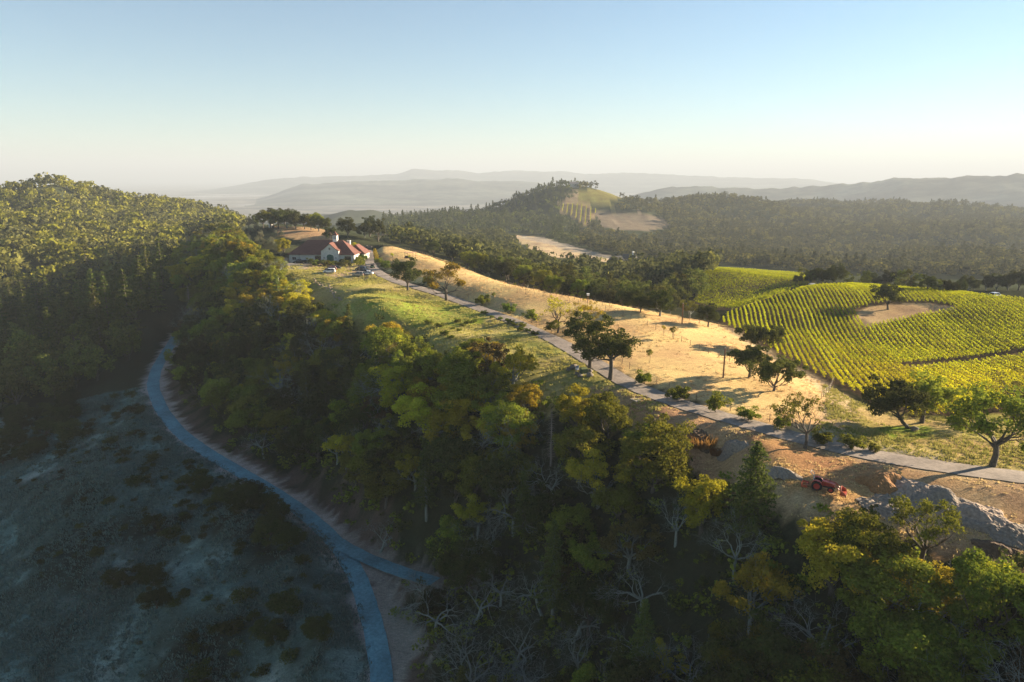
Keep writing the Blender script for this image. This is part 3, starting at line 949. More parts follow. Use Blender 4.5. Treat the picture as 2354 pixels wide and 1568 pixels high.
def spot(u, vtop, H, d0=40, d1=400):
    """where a tree of height H stands whose top shows at a pixel of the photograph"""
    r = ray(u, vtop)
    n_ = math.hypot(r[0], r[1])
    ds = np.linspace(d0, d1, 1800)
    top = r[2] / n_ * ds
    ok = np.where(ground(r[0] / n_ * ds, r[1] / n_ * ds) + H >= top)[0]
    d = ds[ok[0]] if len(ok) else d1
    x, y = r[0] / n_ * d, r[1] / n_ * d
    return Vector((x, y, g1(x, y) - 0.1))

rnd = random.Random(5)
L_HERO = leaf_mat('meadow_oak_leaves', (0.042, 0.053, 0.016), (0.105, 0.115, 0.026), (0.17, 0.15, 0.032), .32, .12)
# --- trees of the ridge that the photograph lets one tell apart: pixel of the foot, height in pixels, build, name, label
HERO = [
    (937, 668, 72, V_OAK[0], .9, 'oak_tree', 'round dark green oak beside the driveway below the parked cars'),
    (1026, 691, 84, (broadleaf(201, 9.5, 4.8, .26, 6, 3, 84, 60, .32, .3, bark=B_OAK, leafm=L_YEL, tip_r=.85, wob=.35)), 1.0, 'oak_tree', 'open yellow green oak with forked trunk at the edge of the driveway'),
    (1355, 846, 122, (broadleaf(202, 10, 4.3, .2, 6, 2, 96, 96, .34, .14, bark=B_OAK, leafm=L_HERO, tip_r=.95)), 1.0, 'oak_tree', 'dense dark oak above the boulders beside the road'),
    (1402, 874, 132, (broadleaf(203, 10.5, 3.9, .4, 6, 2, 66, 84, .33, .32, bark=B_OAK, leafm=L_HERO, tip_r=.9)), 1.0, 'oak_tree', 'tall oak with bare lower trunk on the edge of the road by the boulders'),
    (1282, 765, 84, (bare(204, 9, .8, 5, B_OAK, L_YEL, 0, 46)), 1.0, 'oak_tree', 'half bare spreading oak in the straw meadow behind the dark oak'),
    (1330, 752, 60, (bare(214, 6.5, .8, 5, B_OAK, L_YEL, .2, 70)), 1.0, 'oak_tree', 'small thinly leaved oak in the meadow beside the half bare oak'),
    (1778, 899, 82, (broadleaf(205, 7, 4.7, .2, 7, 2, 78, 120, .34, .3, bark=B_OAK, leafm=L_HERO, tip_r=.95)), 1.0, 'oak_tree', 'low spreading oak in the meadow, front one of the three by the tall pole'),
    (1722, 868, 76, (broadleaf(206, 7, 3.6, .2, 6, 2, 60, 120, .34, .28, bark=B_OAK, leafm=L_HERO, tip_r=.9)), 1.0, 'oak_tree', 'narrow dark oak between two wider oaks beside the tall pole'),
    (1745, 812, 64, (broadleaf(207, 7, 5.0, .25, 6, 2, 78, 120, .34, .34, bark=B_OAK, leafm=L_HERO, tip_r=1.0)), 1.0, 'oak_tree', 'wide topped oak against the vineyard, behind two oaks by the tall pole'),
    (1850, 1031, 122, (bare(208, 8.6, .8, 5, B_OAK, L_MID, 0, 70)), 1.0, 'oak_tree', 'nearly leafless oak with lichen bark on the road edge above the tractor'),
    (2088, 985, 108, (broadleaf(209, 7, 4.4, .26, 6, 2, 66, 96, .33, .25, bark=B_OAK, leafm=L_HERO, tip_r=.9, lean=-.75)), 1.0, 'oak_tree', 'leaning dark oak whose crown hangs towards the gravel track'),
    (2118, 972, 116, (broadleaf(210, 8, 3.6, .28, 6, 2, 60, 80, .33, .25, bark=B_OAK, leafm=L_MID, tip_r=.9)), 1.0, 'oak_tree', 'upright oak behind the leaning oak, in front of the yellow vines'),
    (2280, 1072, 178, (broadleaf(211, 9, 4.6, .34, 6, 3, 84, 70, .32, .24, bark=B_OAK, leafm=L_MID, tip_r=1.0, wob=.35)), 1.0, 'oak_tree', 'tall airy oak with pale trunk at the road edge across from the gravel heap'),
    (2335, 960, 110, (broadleaf(212, 8, 4.2, .3, 6, 3, 34, 44, .26, .3, bark=B_OAK, leafm=L_TAN, tip_r=.8, wob=.35)), 1.0, 'oak_tree', 'brownish thinly leaved oak at the corner of the yellow vines'),
    (2040, 712, 56, (broadleaf(213, 7, 3.9, .25, 6, 2, 60, 100, .38, .1, bark=B_OAK, leafm=L_HERO, tip_r=1.0, lean=-.2)), 1.0, 'oak_tree', 'lone dark oak on the bare island inside the vineyard'),
    (1516, 727, 62, V_OAK[3], 1.0, 'oak_tree', 'round headed oak with two trunks at the far edge of the meadow'),
    (1472, 718, 40, V_OAK[0], 1.0, 'oak_tree', 'low dark oak beside the round headed oak at the meadow fence'),
    (1540, 722, 30, V_OAK[3], 1.0, 'oak_tree', 'small oak half hidden by the round headed oak'),
    (1585, 732, 42, V_LICHEN[1], .9, 'oak_tree', 'thin grey oak behind the short utility pole'),
    (1627, 752, 52, V_OAK[0], .95, 'oak_tree', 'spreading oak at the meadow corner beside the first vine rows'),
    (1493, 834, 32, V_SAPL[0], 1.0, 'young_tree', 'young round headed tree on a thin stem alone in the straw meadow'),
    (1135, 690, 18, V_SAPL[0], 1.0, 'young_tree', 'small sapling in the meadow above the roadside bushes'),
    (1275, 775, 40, V_SAPL[0], 1.0, 'young_tree', 'slim young tree under the half bare oak'),
    (1525, 772, 24, V_SAPL[1], 1.0, 'young_tree', 'thin yellow sapling by the meadow fence, one of two side by side'),
    (1547, 780, 30, V_SAPL[0], 1.0, 'young_tree', 'green sapling by the meadow fence, one of two side by side'),
    (1183, 662, 12, V_SAPL[0], 1.0, 'young_tree', 'small bright sapling on the crest fence'),
    (902, 600, 18, V_SAPL[1], 1.0, 'young_tree', 'yellow sapling near the house end of the meadow'),
    (941, 600, 14, V_SAPL[1], 1.0, 'young_tree', 'yellow sapling beside the wooden shelter'),
    (826, 632, 42, V_SAPL[0], 1.0, 'young_tree', 'young tree with thin pale stem between the parked cars and the house'),
]
for (u, v, hp, var, wsc, nm, lab) in HERO:
    P = onray(u, v, 60, 420)
    dep = P.y * CP - P.z * SP
    zs = np.array([x.co.z for x in (var[1] or var[0]).vertices])
    s = hp * dep / FPX / (np.percentile(zs, 99.5)) * 1.02
    ss = s * (1.12 if nm == 'oak_tree' else 1.0)
    plant(nm, var, P - Vector((0, 0, .05)), (ss * wsc, ss * wsc, s), 0.0 if var[0].name.startswith('trunk') and nm == 'oak_tree' else rnd.uniform(0, 6.28), lab)
    TAKEN.append((P.x, P.y, 3.0 * s))

# --- roadside bushes on the meadow side of the road
BUSHES = [(1109, 701, 21, 'between the yellow green oak and the first fence posts'), (1168, 720, 20, 'above the lawn shrubs, at the fence'), (1222, 742, 24, 'large and round, uphill of the half bare oak'), (1267, 765, 21, 'just below the half bare oak'),
          (1479, 884, 27, 'downhill of the tall bare trunked oak'), (1557, 921, 30, 'dark and round where the road begins to bend'), (1642, 949, 38, 'yellowish with open branches beside the wire fence'), (1718, 968, 29, 'dense with a flat shadow on the road'),
          (1797, 985, 28, 'dark, under the nearly leafless oak'), (1890, 1022, 30, 'bright green, right beside the nearly leafless oak'), (1957, 1033, 29, 'bright green at the mouth of the gravel track'), (2006, 1039, 17, 'smallest and darkest, standing in tree shade on the gravel'),
          (985, 655, 17, 'round, between the dark oak and the yellow green oak'), (886, 619, 17, 'round and dark, across the driveway from the parked cars'), (871, 608, 13, 'below the tall hedge by the driveway')]
for i, (u, v, hp, txt) in enumerate(BUSHES):
    P = onray(u, v, 60, 420)
    dep = P.y * CP - P.z * SP
    s = hp * dep / FPX / 1.75
    k = 1 if 'open' in txt or 'half bare' in txt else 0
    plant('roadside_bush', V_BUSH[k], P - Vector((0, 0, .08)), (s * 1.15, s * 1.15, s), rnd.uniform(0, 6.28), 'roadside bush ' + txt, 'bush', 'bushes planted along the road')
    TAKEN.append((P.x, P.y, 1.5))
LAWNB = [(1113, 722), (1130, 731), (1150, 735), (1172, 745), (1183, 749), (1196, 760), (1212, 762), (1228, 770), (1052, 742), (1074, 744), (1063, 750), (1090, 741), (1040, 758), (1056, 762), (1022, 770), (1036, 778), (1010, 752), (985, 745), (1200, 752), (1165, 738)]
for i, (u, v) in enumerate(LAWNB):
    P = onray(u, v, 60, 420)
    s = rnd.uniform(.45, .8)
    plant('lawn_shrub', V_BUSH[0], P - Vector((0, 0, .1)), (s * 1.2, s * 1.2, s * .8), rnd.uniform(0, 6.28), 'small round shrub scattered on the green lawn below the driveway', 'shrub', 'small shrubs on the lawn')

# --- woods on the flank between the ridge and the lower road
CANOPY = [(395, 600), (420, 545), (470, 520), (520, 512), (560, 545), (600, 580), (640, 588), (660, 628), (694, 650), (694, 690), (745, 712), (800, 708), (850, 742), (905, 738), (950, 775), (985, 790), (1015, 815), (1040, 795), (1100, 775), (1165, 790), (1192, 840), (1205, 880),
          (1290, 885), (1360, 905), (1420, 925), (1440, 970), (1500, 955), (1545, 985), (1578, 1050), (1590, 1098), (1670, 1105), (1740, 1120), (1825, 1185), (1910, 1205), (1990, 1190), (2070, 1250), (2200, 1330), (2270, 1300), (2330, 1295), (2420, 1265), (2800, 1300), (2800, 2200),
          (700, 2200), (925, 1570), (960, 1480), (900, 1400), (860, 1320), (840, 1258), (700, 1150), (520, 1035), (410, 960), (365, 885), (395, 800)]
HAND = [  # trees of the wood that stand out: pixel of the top, height, build, name, label
    (1510, 957, 11.5, V_BIGB, 'bay_tree', 'big rounded tree with sunlit edge beside the hollow with dark gravel'),
    (1742, 1016, 11.5, V_FIRB, 'fir_tree', 'broad green fir beside the grey gravel mound and the tractor'),
    (800, 700, 14, V_FIR[0], 'fir_tree', 'slender fir rising over the lawn edge among yellowing trees'),
    (975, 1008, 16, V_FIR[2], 'fir_tree', 'dark fir with only its tip in the sun'),
    (1268, 940, 10, V_DEAD[0], 'dead_tree', 'dead grey fir skeleton in the middle of the wood'),
    (422, 582, 17, V_DEAD[0], 'dead_tree', 'bare dead tree with reddish sunlit top above the bend of the lower road'),
    (640, 645, 9, V_BAY[1], 'bay_tree', 'bright yellow green tree just below the parking ground'),
    (600, 620, 9, V_BAY[1], 'bay_tree', 'yellow green tree downhill of the house'),
    (885, 738, 10, V_BAY[1], 'bay_tree', 'broad golden tree at the lower edge of the lawn'),
    (1120, 778, 9.5, V_LICHEN[0], 'oak_tree', 'broad tan tree with sunlit leaves at the lawn edge above the shaded wood'),
    (1180, 800, 8.5, V_LICHEN[2], 'oak_tree', 'golden leaved tree at the lawn corner'),
    (1330, 892, 8.5, V_BAY[1], 'bay_tree', 'yellow green crown just below the boulders'),
    (1400, 912, 9, V_BAY[0], 'bay_tree', 'green crown at the brown clearing, downhill of the road'),
    (1380, 1030, 9.5, V_LICHEN[2], 'oak_tree', 'crooked tree with a golden top and pale bare limbs'),
    (1930, 1200, 9, V_BAY[1], 'bay_tree', 'bright yellow green crown in front of the tractor'),
    (2000, 1185, 9, V_OAK[2], 'oak_tree', 'sunlit crown rising in front of the excavated bank'),
    (2140, 1150, 8.5, (broadleaf(220, 9, 5.2, .36, 6, 3, 64, 56, .28, .2, bark=B_OAK, leafm=L_MID, tip_r=.8)), 'oak_tree', 'see through brownish tree in front of the gravel heap'),
    (1620, 1095, 8, V_BAY[1], 'bay_tree', 'bright low tree between the rounded tree and the broad fir'),
    (1450, 1190, 8.5, V_LICHEN[0], 'oak_tree', 'pale leaved tree in the shade of the lower wood'),
    (1090, 1320, 8.5, V_BARE[1], 'bare_tree', 'bare pale tree leaning over the branching path'),
    (1150, 1300, 7, V_BARE[0], 'bare_tree', 'bare pale tree at the end of the branching path'),
    (1740, 1290, 9, V_LICHEN[2], 'oak_tree', 'golden topped crown in the lower wood with bare limbs below'),
    (2300, 1290, 9.5, V_BAY[0], 'bay_tree', 'tall green crown near the end of the gravel heap'),
]
for i_, (u, v, H) in enumerate([(540, 838, 9), (600, 985, 8), (770, 985, 8.5), (690, 960, 8), (1275, 1050, 9), (1700, 1180, 8.5), (1480, 1290, 8.5), (1580, 1500, 8), (1330, 1440, 8), (1000, 920, 9.5), (870, 1190, 7.5), (1560, 1130, 8), (1900, 1380, 8), (1180, 1420, 8.5), (1060, 1440, 8)]):
    HAND.append((u, v, H, V_BARE[i_ % 3], 'bare_tree', ('bare pale tree ' + ['high above the bend of the lower road', 'just uphill of the pale road bank', 'in the middle of the shaded slope', 'beside a twin of its kind near the road bank', 'below the dead fir', 'under the broad fir', 'under the golden topped crown', 'at the bottom of the wood', 'near the foot of the wood, among low oaks', 'below the golden tree of the lawn edge', 'leaning over the pale bank above the junction', 'in front of the big rounded tree', 'below the sunlit crowns by the tractor', 'largest of those by the branching path', 'lowest of those by the branching path'][i_])))
for (u, v, H, var, nm, lab) in HAND:
    P = spot(u, v, H, 50, 300)
    zs = np.array([x.co.z for x in (var[1] or var[0]).vertices])
    s = H / np.percentile(zs, 99.7)
    plant(nm, var, P, s, rnd.uniform(0, 6.28), lab)
    TAKEN.append((P.x, P.y, 3.2))
LINE_R = np.array(lroad_c)[:, :2]

def clear(x, y, r):
    for a, b, q in TAKEN:
        if (x - a) ** 2 + (y - b) ** 2 < (r + q) ** 2:
            return False
    return True

BAREZ = [(960, 1300), (1230, 1290), (1300, 1400), (1250, 1600), (1000, 1600)]
cand = []
y = 44.0
while y < 440:
    x = -270.0
    st = 3.9 + max(0, y - 150) * 0.008
    while x < 110:
        cand.append((x + rnd.uniform(-.45, .45) * st, y + rnd.uniform(-.45, .45) * st))
        x += st
    y += st * .92
cx, cy = np.array(cand).T
cz = ground(cx, cy)
cu, cv = project(np.column_stack([cx, cy, cz]))
dl, kl = near_line(cx, cy, lroad_c)
sl = side_of(cx, cy, lroad_c, kl)
db, _ = near_line(cx, cy, branch_c)
dr, _ = near_line(cx, cy, road_c)
n_wood = 0
order = sorted(range(len(cand)), key=lambda i: math.hypot(*cand[i]))
for i in order:
    x, y = cand[i]
    if dl[i] < 8.5 or db[i] < 4.5 or dr[i] < 7: continue
    if dl[i] < 59 and sl[i] > 0: continue               # only uphill of the lower road
    if x < -95 and y < 262 and sl[i] > 0: continue
    t = rnd.random()
    H = rnd.choice([7, 8, 9, 10, 11])
    nm = 'oak_tree'
    hi_ = cz[i] > -49 - rnd.uniform(0, 6)  # high bases get brighter leaf builds: sunlight and shade put into leaf colour
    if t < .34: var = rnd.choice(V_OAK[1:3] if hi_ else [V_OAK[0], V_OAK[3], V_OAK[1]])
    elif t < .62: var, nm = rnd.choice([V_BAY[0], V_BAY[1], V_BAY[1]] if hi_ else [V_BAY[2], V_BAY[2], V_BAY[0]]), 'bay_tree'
    elif t < .85: var, nm = rnd.choice(V_LICHEN), 'lichen_oak'
    elif t < .905: var, nm, H = rnd.choice(V_FIR), 'fir_tree', rnd.uniform(11, 15)
    else: var, nm, H = rnd.choice(V_BARE), 'bare_tree', rnd.uniform(8.5, 11)
    tu, tv = project(np.array([x, y, cz[i] + 7]))
    if inpoly(np.array([tu]), np.array([tv]), BAREZ)[0]:
        if rnd.random() < .45: var, nm, H = rnd.choice(V_BARE), 'bare_tree', rnd.uniform(7, 9.5)
        else: var, nm, H = V_OAK[0], 'oak_tree', 5.5
    okh = None
    for f in (1, .85, .7, .55):
        tu, tv = project(np.array([x, y, cz[i] + H * f]))
        wpx = 1.6 * f * FPX / max(20, y)
        if inpoly(np.array([tu, tu - wpx, tu + wpx]), np.array([tv, tv + wpx * .5, tv + wpx * .5]), CANOPY).all() and tu > 380:
            okh = f
            break
    if okh is None or tv > 1900 or tu > 2620: continue
    if okh < .8 and nm in ('bare_tree', 'fir_tree'): var, nm = V_OAK[1], 'oak_tree'
    if not clear(x, y, 1.0): continue
    zs = {'fir_tree': 15, 'bare_tree': 7}.get(nm, 10)
    s = H * okh / zs * rnd.uniform(.95, 1.1)
    sw = s * rnd.uniform(1.0, 1.22) if okh > .8 else s * 1.25
    lab, grp = {'oak_tree': ('round leafy oak crowded among others on the steep wooded flank', 'oaks of the wooded flank'),
                'bay_tree': ('tall oval leafy tree crowded among others on the steep wooded flank', 'oval trees of the wooded flank'),
                'lichen_oak': ('thinly leaved tree with pale lichen limbs on the steep wooded flank', 'pale limbed trees of the wooded flank'),
                'fir_tree': ('dark pointed fir among leafy trees on the steep wooded flank', 'firs of the wooded flank'),
                'bare_tree': ('leafless pale tree in the shade of the steep wooded flank', 'leafless trees of the wooded flank')}[nm]
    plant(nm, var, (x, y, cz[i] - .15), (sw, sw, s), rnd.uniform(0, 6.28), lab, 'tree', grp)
    n_wood += 1
print('WOOD', n_wood)

# --- low growth under the trees and grass tufts: nobody could count them
def cover(name, P, var_pts, mat, label, seed, smin=.6, smax=1.3, cat='undergrowth'):
    rs = np.random.RandomState(seed)
    VV = []
    for (x, y, z) in P:
        V = var_pts[rs.randint(len(var_pts))]
        a = rs.rand() * 6.283
        s_ = rs.uniform(smin, smax)
        ca, sa = math.cos(a) * s_, math.sin(a) * s_
        VV.append(np.column_stack([V[:, 0] * ca - V[:, 1] * sa + x, V[:, 0] * sa + V[:, 1] * ca + y, V[:, 2] * s_ + z]))
    VV = np.concatenate(VV)
    return tag(link(name, np_mesh(name, VV, np.arange(len(VV)).reshape(-1, 4), mat)), label, cat, kind='stuff')
def low_bush(seed, r, h, ncl, per, leaf):
    rs = np.random.RandomState(seed)
    c = np.column_stack([rs.uniform(-r, r, ncl), rs.uniform(-r, r, ncl), rs.uniform(.2, h, ncl)])
    return cards(c, rs.uniform(.35, .7, ncl), per, leaf, seed)[0]
ug = []
for i in range(len(cand)):
    x, y = cand[i]
    if dl[i] < 6.5 or db[i] < 4 or dr[i] < 5 or (dl[i] < 59 and sl[i] > 0): continue
    tu, tv = project(np.array([x, y, cz[i] + 2.0]))
    if not (inpoly(np.array([tu]), np.array([tv]), CANOPY)[0] and tu > 380) or tv > 1900 or tu > 2620: continue
    for _ in range(4 if y < 160 else 2):
        xx, yy = x + rnd.uniform(-2.6, 2.6), y + rnd.uniform(-2.6, 2.6)
        ug.append((xx, yy, g1(xx, yy)))
LB = [low_bush(i, 1.3, 1.3, 7, 13, .42) for i in range(4)]
cover('undergrowth', ug[0::2], LB, L_DARK, 'dark low undergrowth beneath the trees of the wooded flank', 1)
cover('undergrowth', ug[1::2], LB, L_MID, 'greenish low undergrowth beneath the trees of the wooded flank', 2)
def tufts(seed, n_, r, h, w_):
    rs = np.random.RandomState(seed)
    b = np.column_stack([rs.normal(size=n_) * r, rs.normal(size=n_) * r, np.full(n_, -.03)])
    d = rs.normal(size=(n_, 3)) * .35
    d[:, 2] = 1
    t = b + d * (h * rs.uniform(.6, 1.2, n_))[:, None]
    a = rs.rand(n_) * 3.14
    o = np.column_stack([np.cos(a), np.sin(a), np.zeros(n_)]) * w_
    return np.stack([b - o, b + o, t + o * .5, t - o * .5], 1).reshape(-1, 3)
G_STRAW = leaf_mat('straw_grass', (.50, .37, .17), (.64, .48, .24), None, .35, .1)
G_GREEN = leaf_mat('green_grass', (.18, .22, .03), (.42, .36, .12), None, .35, .1)
TF = [tufts(i, 9, .22, .26, .07) for i in range(5)]

def grass(poly, n_, dmin, dmax, seed, name, mat, label, smin, smax, thr, box):
    rs = np.random.RandomState(seed)
    x, y = rs.uniform(box[0], box[1], n_), rs.uniform(box[2], box[3], n_)
    z = ground(x, y)
    u, v = project(np.column_stack([x, y, z]))
    dd = np.hypot(x, y)
    m = inpoly(u, v, poly) & (dd > dmin) & (dd < dmax) & (fbm(x, y, 6, 3) + .25 * rs.normal(size=n_) > thr)
    m &= near_line(x, y, road_c)[0] > 2.6
    cover(name, np.column_stack([x, y, z])[m], TF, mat, label, seed, smin, smax, 'grass')
    print(name, m.sum())
grass(MEADOW, 26000, 75, 340, 11, 'dry_grass', G_STRAW, 'pale straw grass of the open meadow', .5, 1.1, -.05, (-90, 80, 75, 320))
grass(LAWN, 70000, 90, 330, 12, 'lawn_grass', G_GREEN, 'green and yellow tufts on the lawn below the driveway', .6, 1.5, -.02, (-110, 35, 90, 300))
grass(RGRASS, 40000, 60, 180, 13, 'roadside_grass', G_GREEN, 'grass tufts between the road and the yellow vines', .5, 1.3, .0, (30, 130, 70, 150))
grass(DIRT, 40000, 55, 180, 14, 'clearing_grass', G_STRAW, 'sparse dry grass on the brown clearing', .4, .9, .18, (0, 90, 60, 150))

# --- hill across the valley, dark valley woods, ravine, far hills
LHILL = [(-300, 430), (0, 428), (60, 432), (120, 408), (160, 412), (230, 435), (300, 462), (400, 470), (480, 488), (530, 505), (570, 520), (520, 545), (430, 560), (395, 600), (380, 700), (395, 790), (345, 860), (330, 885), (240, 895), (130, 930), (0, 945), (-300, 960)]

def scatter(poly, dmin, dmax, spacing, seed, grow=0.0, amax=(-75, 75), avoid=()):
    """points on the ground whose pixel lies in a polygon and whose distance fits"""
    rs = np.random.RandomState(seed)
    out = []
    d = dmin
    while d < dmax:
        st = spacing * (1 + grow * (d - dmin) / max(1, dmin))
        na = int(2 * math.pi * d * (amax[1] - amax[0]) / 360 / st)
        a = np.radians(np.linspace(amax[0], amax[1], na)) + rs.uniform(-.5, .5, na) * st / d
        dd = d + rs.uniform(-.5, .5, na) * st
        out.append(np.column_stack([np.sin(a) * dd, np.cos(a) * dd]))
        d += st * .9
    P = np.concatenate(out)
    z = ground(P[:, 0], P[:, 1])
    u, v = project(np.column_stack([P, z]))
    m = inpoly(u, v, poly)
    for p in avoid:
        for o_ in (0, 9, 18):
            m &= ~inpoly(u, v - o_, p)
    return np.column_stack([P[m], z[m]])

hill = scatter(LHILL, 255, 1050, 9.0, 31, .13)
hill = hill[np.argsort(np.hypot(hill[:, 0], hill[:, 1]))]
dl2, _ = near_line(hill[:, 0], hill[:, 1], lroad_c)
hill = hill[dl2 > 9]
dead_hill = []
for (u, v, hp, nm) in [(221, 442, 22, 'fir_tree'), (45, 555, 60, 'fir_tree'), (205, 640, 110, 'fir_tree'), (110, 600, 60, 'fir_tree')]:
    P = onray(u, v + 12, 250, 1100)
    s = (hp + 12) * math.hypot(P.x, P.y) / FPX / 19
    plant(nm, V_HFIR[0], P, s * .8, 0, {22: 'lone tall fir standing out on the skyline of the hill across the valley', 60: 'tall fir rising from the sunlit slope across the valley', 110: 'tallest sunlit fir at the foot of the hill across the valley'}[hp] + (' near its dark hollow' if u == 45 else ''))

def merged(name, pts, kinds, label, seed, hmul=1.0):
    """a far wood that reads as one mass"""
    rs = np.random.RandomState(seed)
    tv, tf, mats, mi = [], [], [], []
    tpl = []
    for (V, m) in kinds:
        if m not in mats: mats.append(m)
        tpl.append((V, mats.index(m)))
    VV, MI = [], []
    for k in range(len(pts)):
        V, m = tpl[rs.randint(len(tpl))]
        a = rs.rand() * 6.283
        s = hmul * rs.uniform(.55, 1.5)
        ca, sa = math.cos(a) * s, math.sin(a) * s
        W = np.column_stack([V[:, 0] * ca - V[:, 1] * sa + pts[k, 0], V[:, 0] * sa + V[:, 1] * ca + pts[k, 1], V[:, 2] * s + pts[k, 2] - .5])
        VV.append(W)
        MI.append(np.full(len(V) // 4, m))
    VV = np.concatenate(VV)
    me = np_mesh(name, VV, np.arange(len(VV)).reshape(-1, 4), mats, np.concatenate(MI))
    return tag(link(name, me), label, 'wood', kind='stuff')

def far_tree(seed, H, Rr, n_, size, cone=False):
    rs = np.random.RandomState(seed)
    cs, rad = [], []
    if cone:
        for k in range(n_):
            f = (k + .3) / n_
            a = k * 2.4
            rr = Rr * (1 - f) * .8
            cs.append((math.cos(a) * rr, math.sin(a) * rr, H * (.15 + .85 * f)))
            rad.append(Rr * (1 - f) * .5 + .3)
    else:
        for k in range(n_):
            a = rs.rand() * 6.28
            s = rs.uniform(-.4, 1)
            rr = math.sqrt(1 - s * s) * Rr * .75
            cs.append((math.cos(a) * rr, math.sin(a) * rr, H * .5 + s * H * .36))
            rad.append(Rr * rs.uniform(.3, .5))
    return cards(cs, rad, 9, size, seed)[0]

LF_DARK = leaf_mat('distant_dark_leaves', (0.042, 0.055, 0.024), (0.09, 0.098, 0.034), (0.125, 0.11, 0.036), .3)
LF_MID = leaf_mat('distant_green_leaves', (0.085, 0.105, 0.03), (0.19, 0.20, 0.045), (0.26, 0.23, 0.05), .3)
FT = [(far_tree(1, 10, 4.6, 12, 1.7), LF_DARK), (far_tree(2, 9, 4.4, 12, 1.6), LF_MID), (far_tree(3, 11, 4.8, 12, 1.7), LF_DARK), (far_tree(4, 8, 4.2, 11, 1.5), LF_MID)]
FT.append((far_tree(9, 9, 4.3, 12, 1.5), L_MID))
FC = [(far_tree(5, 15, 3.6, 14, 1.7, True), LF_DARK), (far_tree(6, 12, 3.4, 13, 1.6, True), LF_DARK)]

NEARHILL = 210
hd = np.hypot(hill[:, 0], hill[:, 1])
lit = hill[:, 2] > -200
n_h = 0
for k in range(len(hill)):
    x, y, z = hill[k]
    if n_h >= NEARHILL: break
    u, v = project(np.array([x, y, z]))
    t = vnoise(x / 40.0, y / 40.0) + rnd.uniform(-.35, .35)
    if t > .14 and v < 830 and v > 470:
        plant('fir_tree', rnd.choice(V_HFIR), (x, y, z - .4), rnd.uniform(.6, 1.25), rnd.uniform(0, 6.28), 'pointed fir among leafy trees on the slope across the valley', 'tree', 'firs across the valley')
    else:
        plant('broadleaf_tree', rnd.choice(V_HOAK), (x, y, z - .3), rnd.uniform(.7, 1.55), rnd.uniform(0, 6.28), 'round leafy tree crowded on the slope across the valley', 'tree', 'leafy trees across the valley')
    n_h += 1
merged('hillside_forest', hill[n_h:], [FT[1], FT[4], FT[4], FT[3], FT[0], FT[1]], 'dense wood covering the hill across the valley', 3, 1.3)
print('HILL', len(hill))

# the ravine behind the meadow: things along the crest, a mass behind
CREST = [(800, 543), (838, 540), (870, 550), (905, 560), (930, 568), (955, 580), (985, 588), (1010, 598), (1040, 606), (1075, 622), (1110, 634), (1140, 646), (1165, 654), (1190, 660), (1215, 666), (1240, 672), (1262, 678), (1285, 686), (1310, 692), (850, 532), (890, 545), (1000, 586), (1095, 618), (1130, 636)]
for i, (u, v) in enumerate(CREST):
    P0 = onray(u, v + 10, 100, 420)
    n_ = math.hypot(P0.x, P0.y)
    if u > 880:
        A_, B_ = onray(u - 25, v + 10 - 9, 100, 420), onray(u + 25, v + 10 + 9, 100, 420)
        t_ = (B_ - A_).xy.normalized()
        off = rnd.uniform(18, 24)
        x, y = P0.x - t_.y * off, P0.y + t_.x * off
        if x < P0.x: x, y = P0.x + t_.y * off, P0.y - t_.x * off
    else:
        k = (n_ + 6) / n_
        x, y = P0.x * k, P0.y * k
    plant('bay_tree' if i % 3 else 'oak_tree', rnd.choice(V_BAY[2:] + V_BAY[2:] + V_OAK[:1] + V_OAK[3:] + V_BAY[:1]), (x, y, g1(x, y) - .3), rnd.uniform(.75, .95) * (1.25 if u < 900 else 1.0), rnd.uniform(0, 6.28), 'leafy tree in the dark line behind the crest of the straw meadow', 'tree', 'trees along the meadow crest')
RAVINE = [(900, 505), (1000, 520), (1060, 548), (1150, 540), (1195, 585), (1225, 612), (1300, 622), (1380, 634), (1500, 622), (1640, 618), (1622, 640), (1600, 690), (1560, 715), (1500, 712), (1420, 695), (1330, 680), (1200, 658), (1100, 620), (1000, 585), (900, 556)]
rv = scatter(RAVINE, 215, 760, 6.6, 41, .2, (-15, 30))
rv = rv[np.array([clear(p[0], p[1], 1.5) for p in rv])]
nr = 0
rvd = np.argsort(np.hypot(rv[:, 0], rv[:, 1]))
rv = rv[rvd]
for k in range(min(70, len(rv))):
    x, y, z = rv[k]
    plant('broadleaf_tree', rnd.choice(V_HOAK), (x, y, z - .3), rnd.uniform(.75, 1.1), rnd.uniform(0, 6.28), 'dark leafy tree in the shaded ravine behind the straw meadow', 'tree', 'trees in the ravine')
merged('ravine_woods', rv[70:], [FT[0], FT[1], FT[2]], 'dark wood filling the ravine between two meadows', 5, .95)
FHILL = [(880, 500), (950, 490), (1050, 470), (1150, 462), (1200, 445), (1250, 420), (1330, 425), (1420, 430), (1560, 438), (1700, 440), (1790, 458), (1900, 448), (2100, 458), (2250, 470), (2480, 500), (2480, 660), (2353, 640), (2200, 640), (2000, 632), (1850, 625), (1700, 612), (1560, 602), (1440, 596), (1340, 570), (1250, 546), (1190, 538), (1140, 540), (1060, 546), (960, 560), (890, 560)]
fh = scatter(FHILL, 560, 2150, 8.0, 51, .42, (-14, 40), (FMEADOW, FVINE, FVINE2, FBARE))
left = project(fh)[0] < 1330
merged('distant_forest', fh[left], [FT[0], FC[0], FC[1], FT[2], FT[1], FT[0]], 'conifer wood on the far hill below the hilltop vineyard', 6, .85)
merged('distant_forest', fh[~left], [FT[0], FT[1], FT[2], FT[3], FT[0], FT[2], FT[1], FT[3], FT[0], FT[2], FC[1]], 'hazy wood covering the far hills and valley', 7, 1.0)
print('FAR', len(fh))
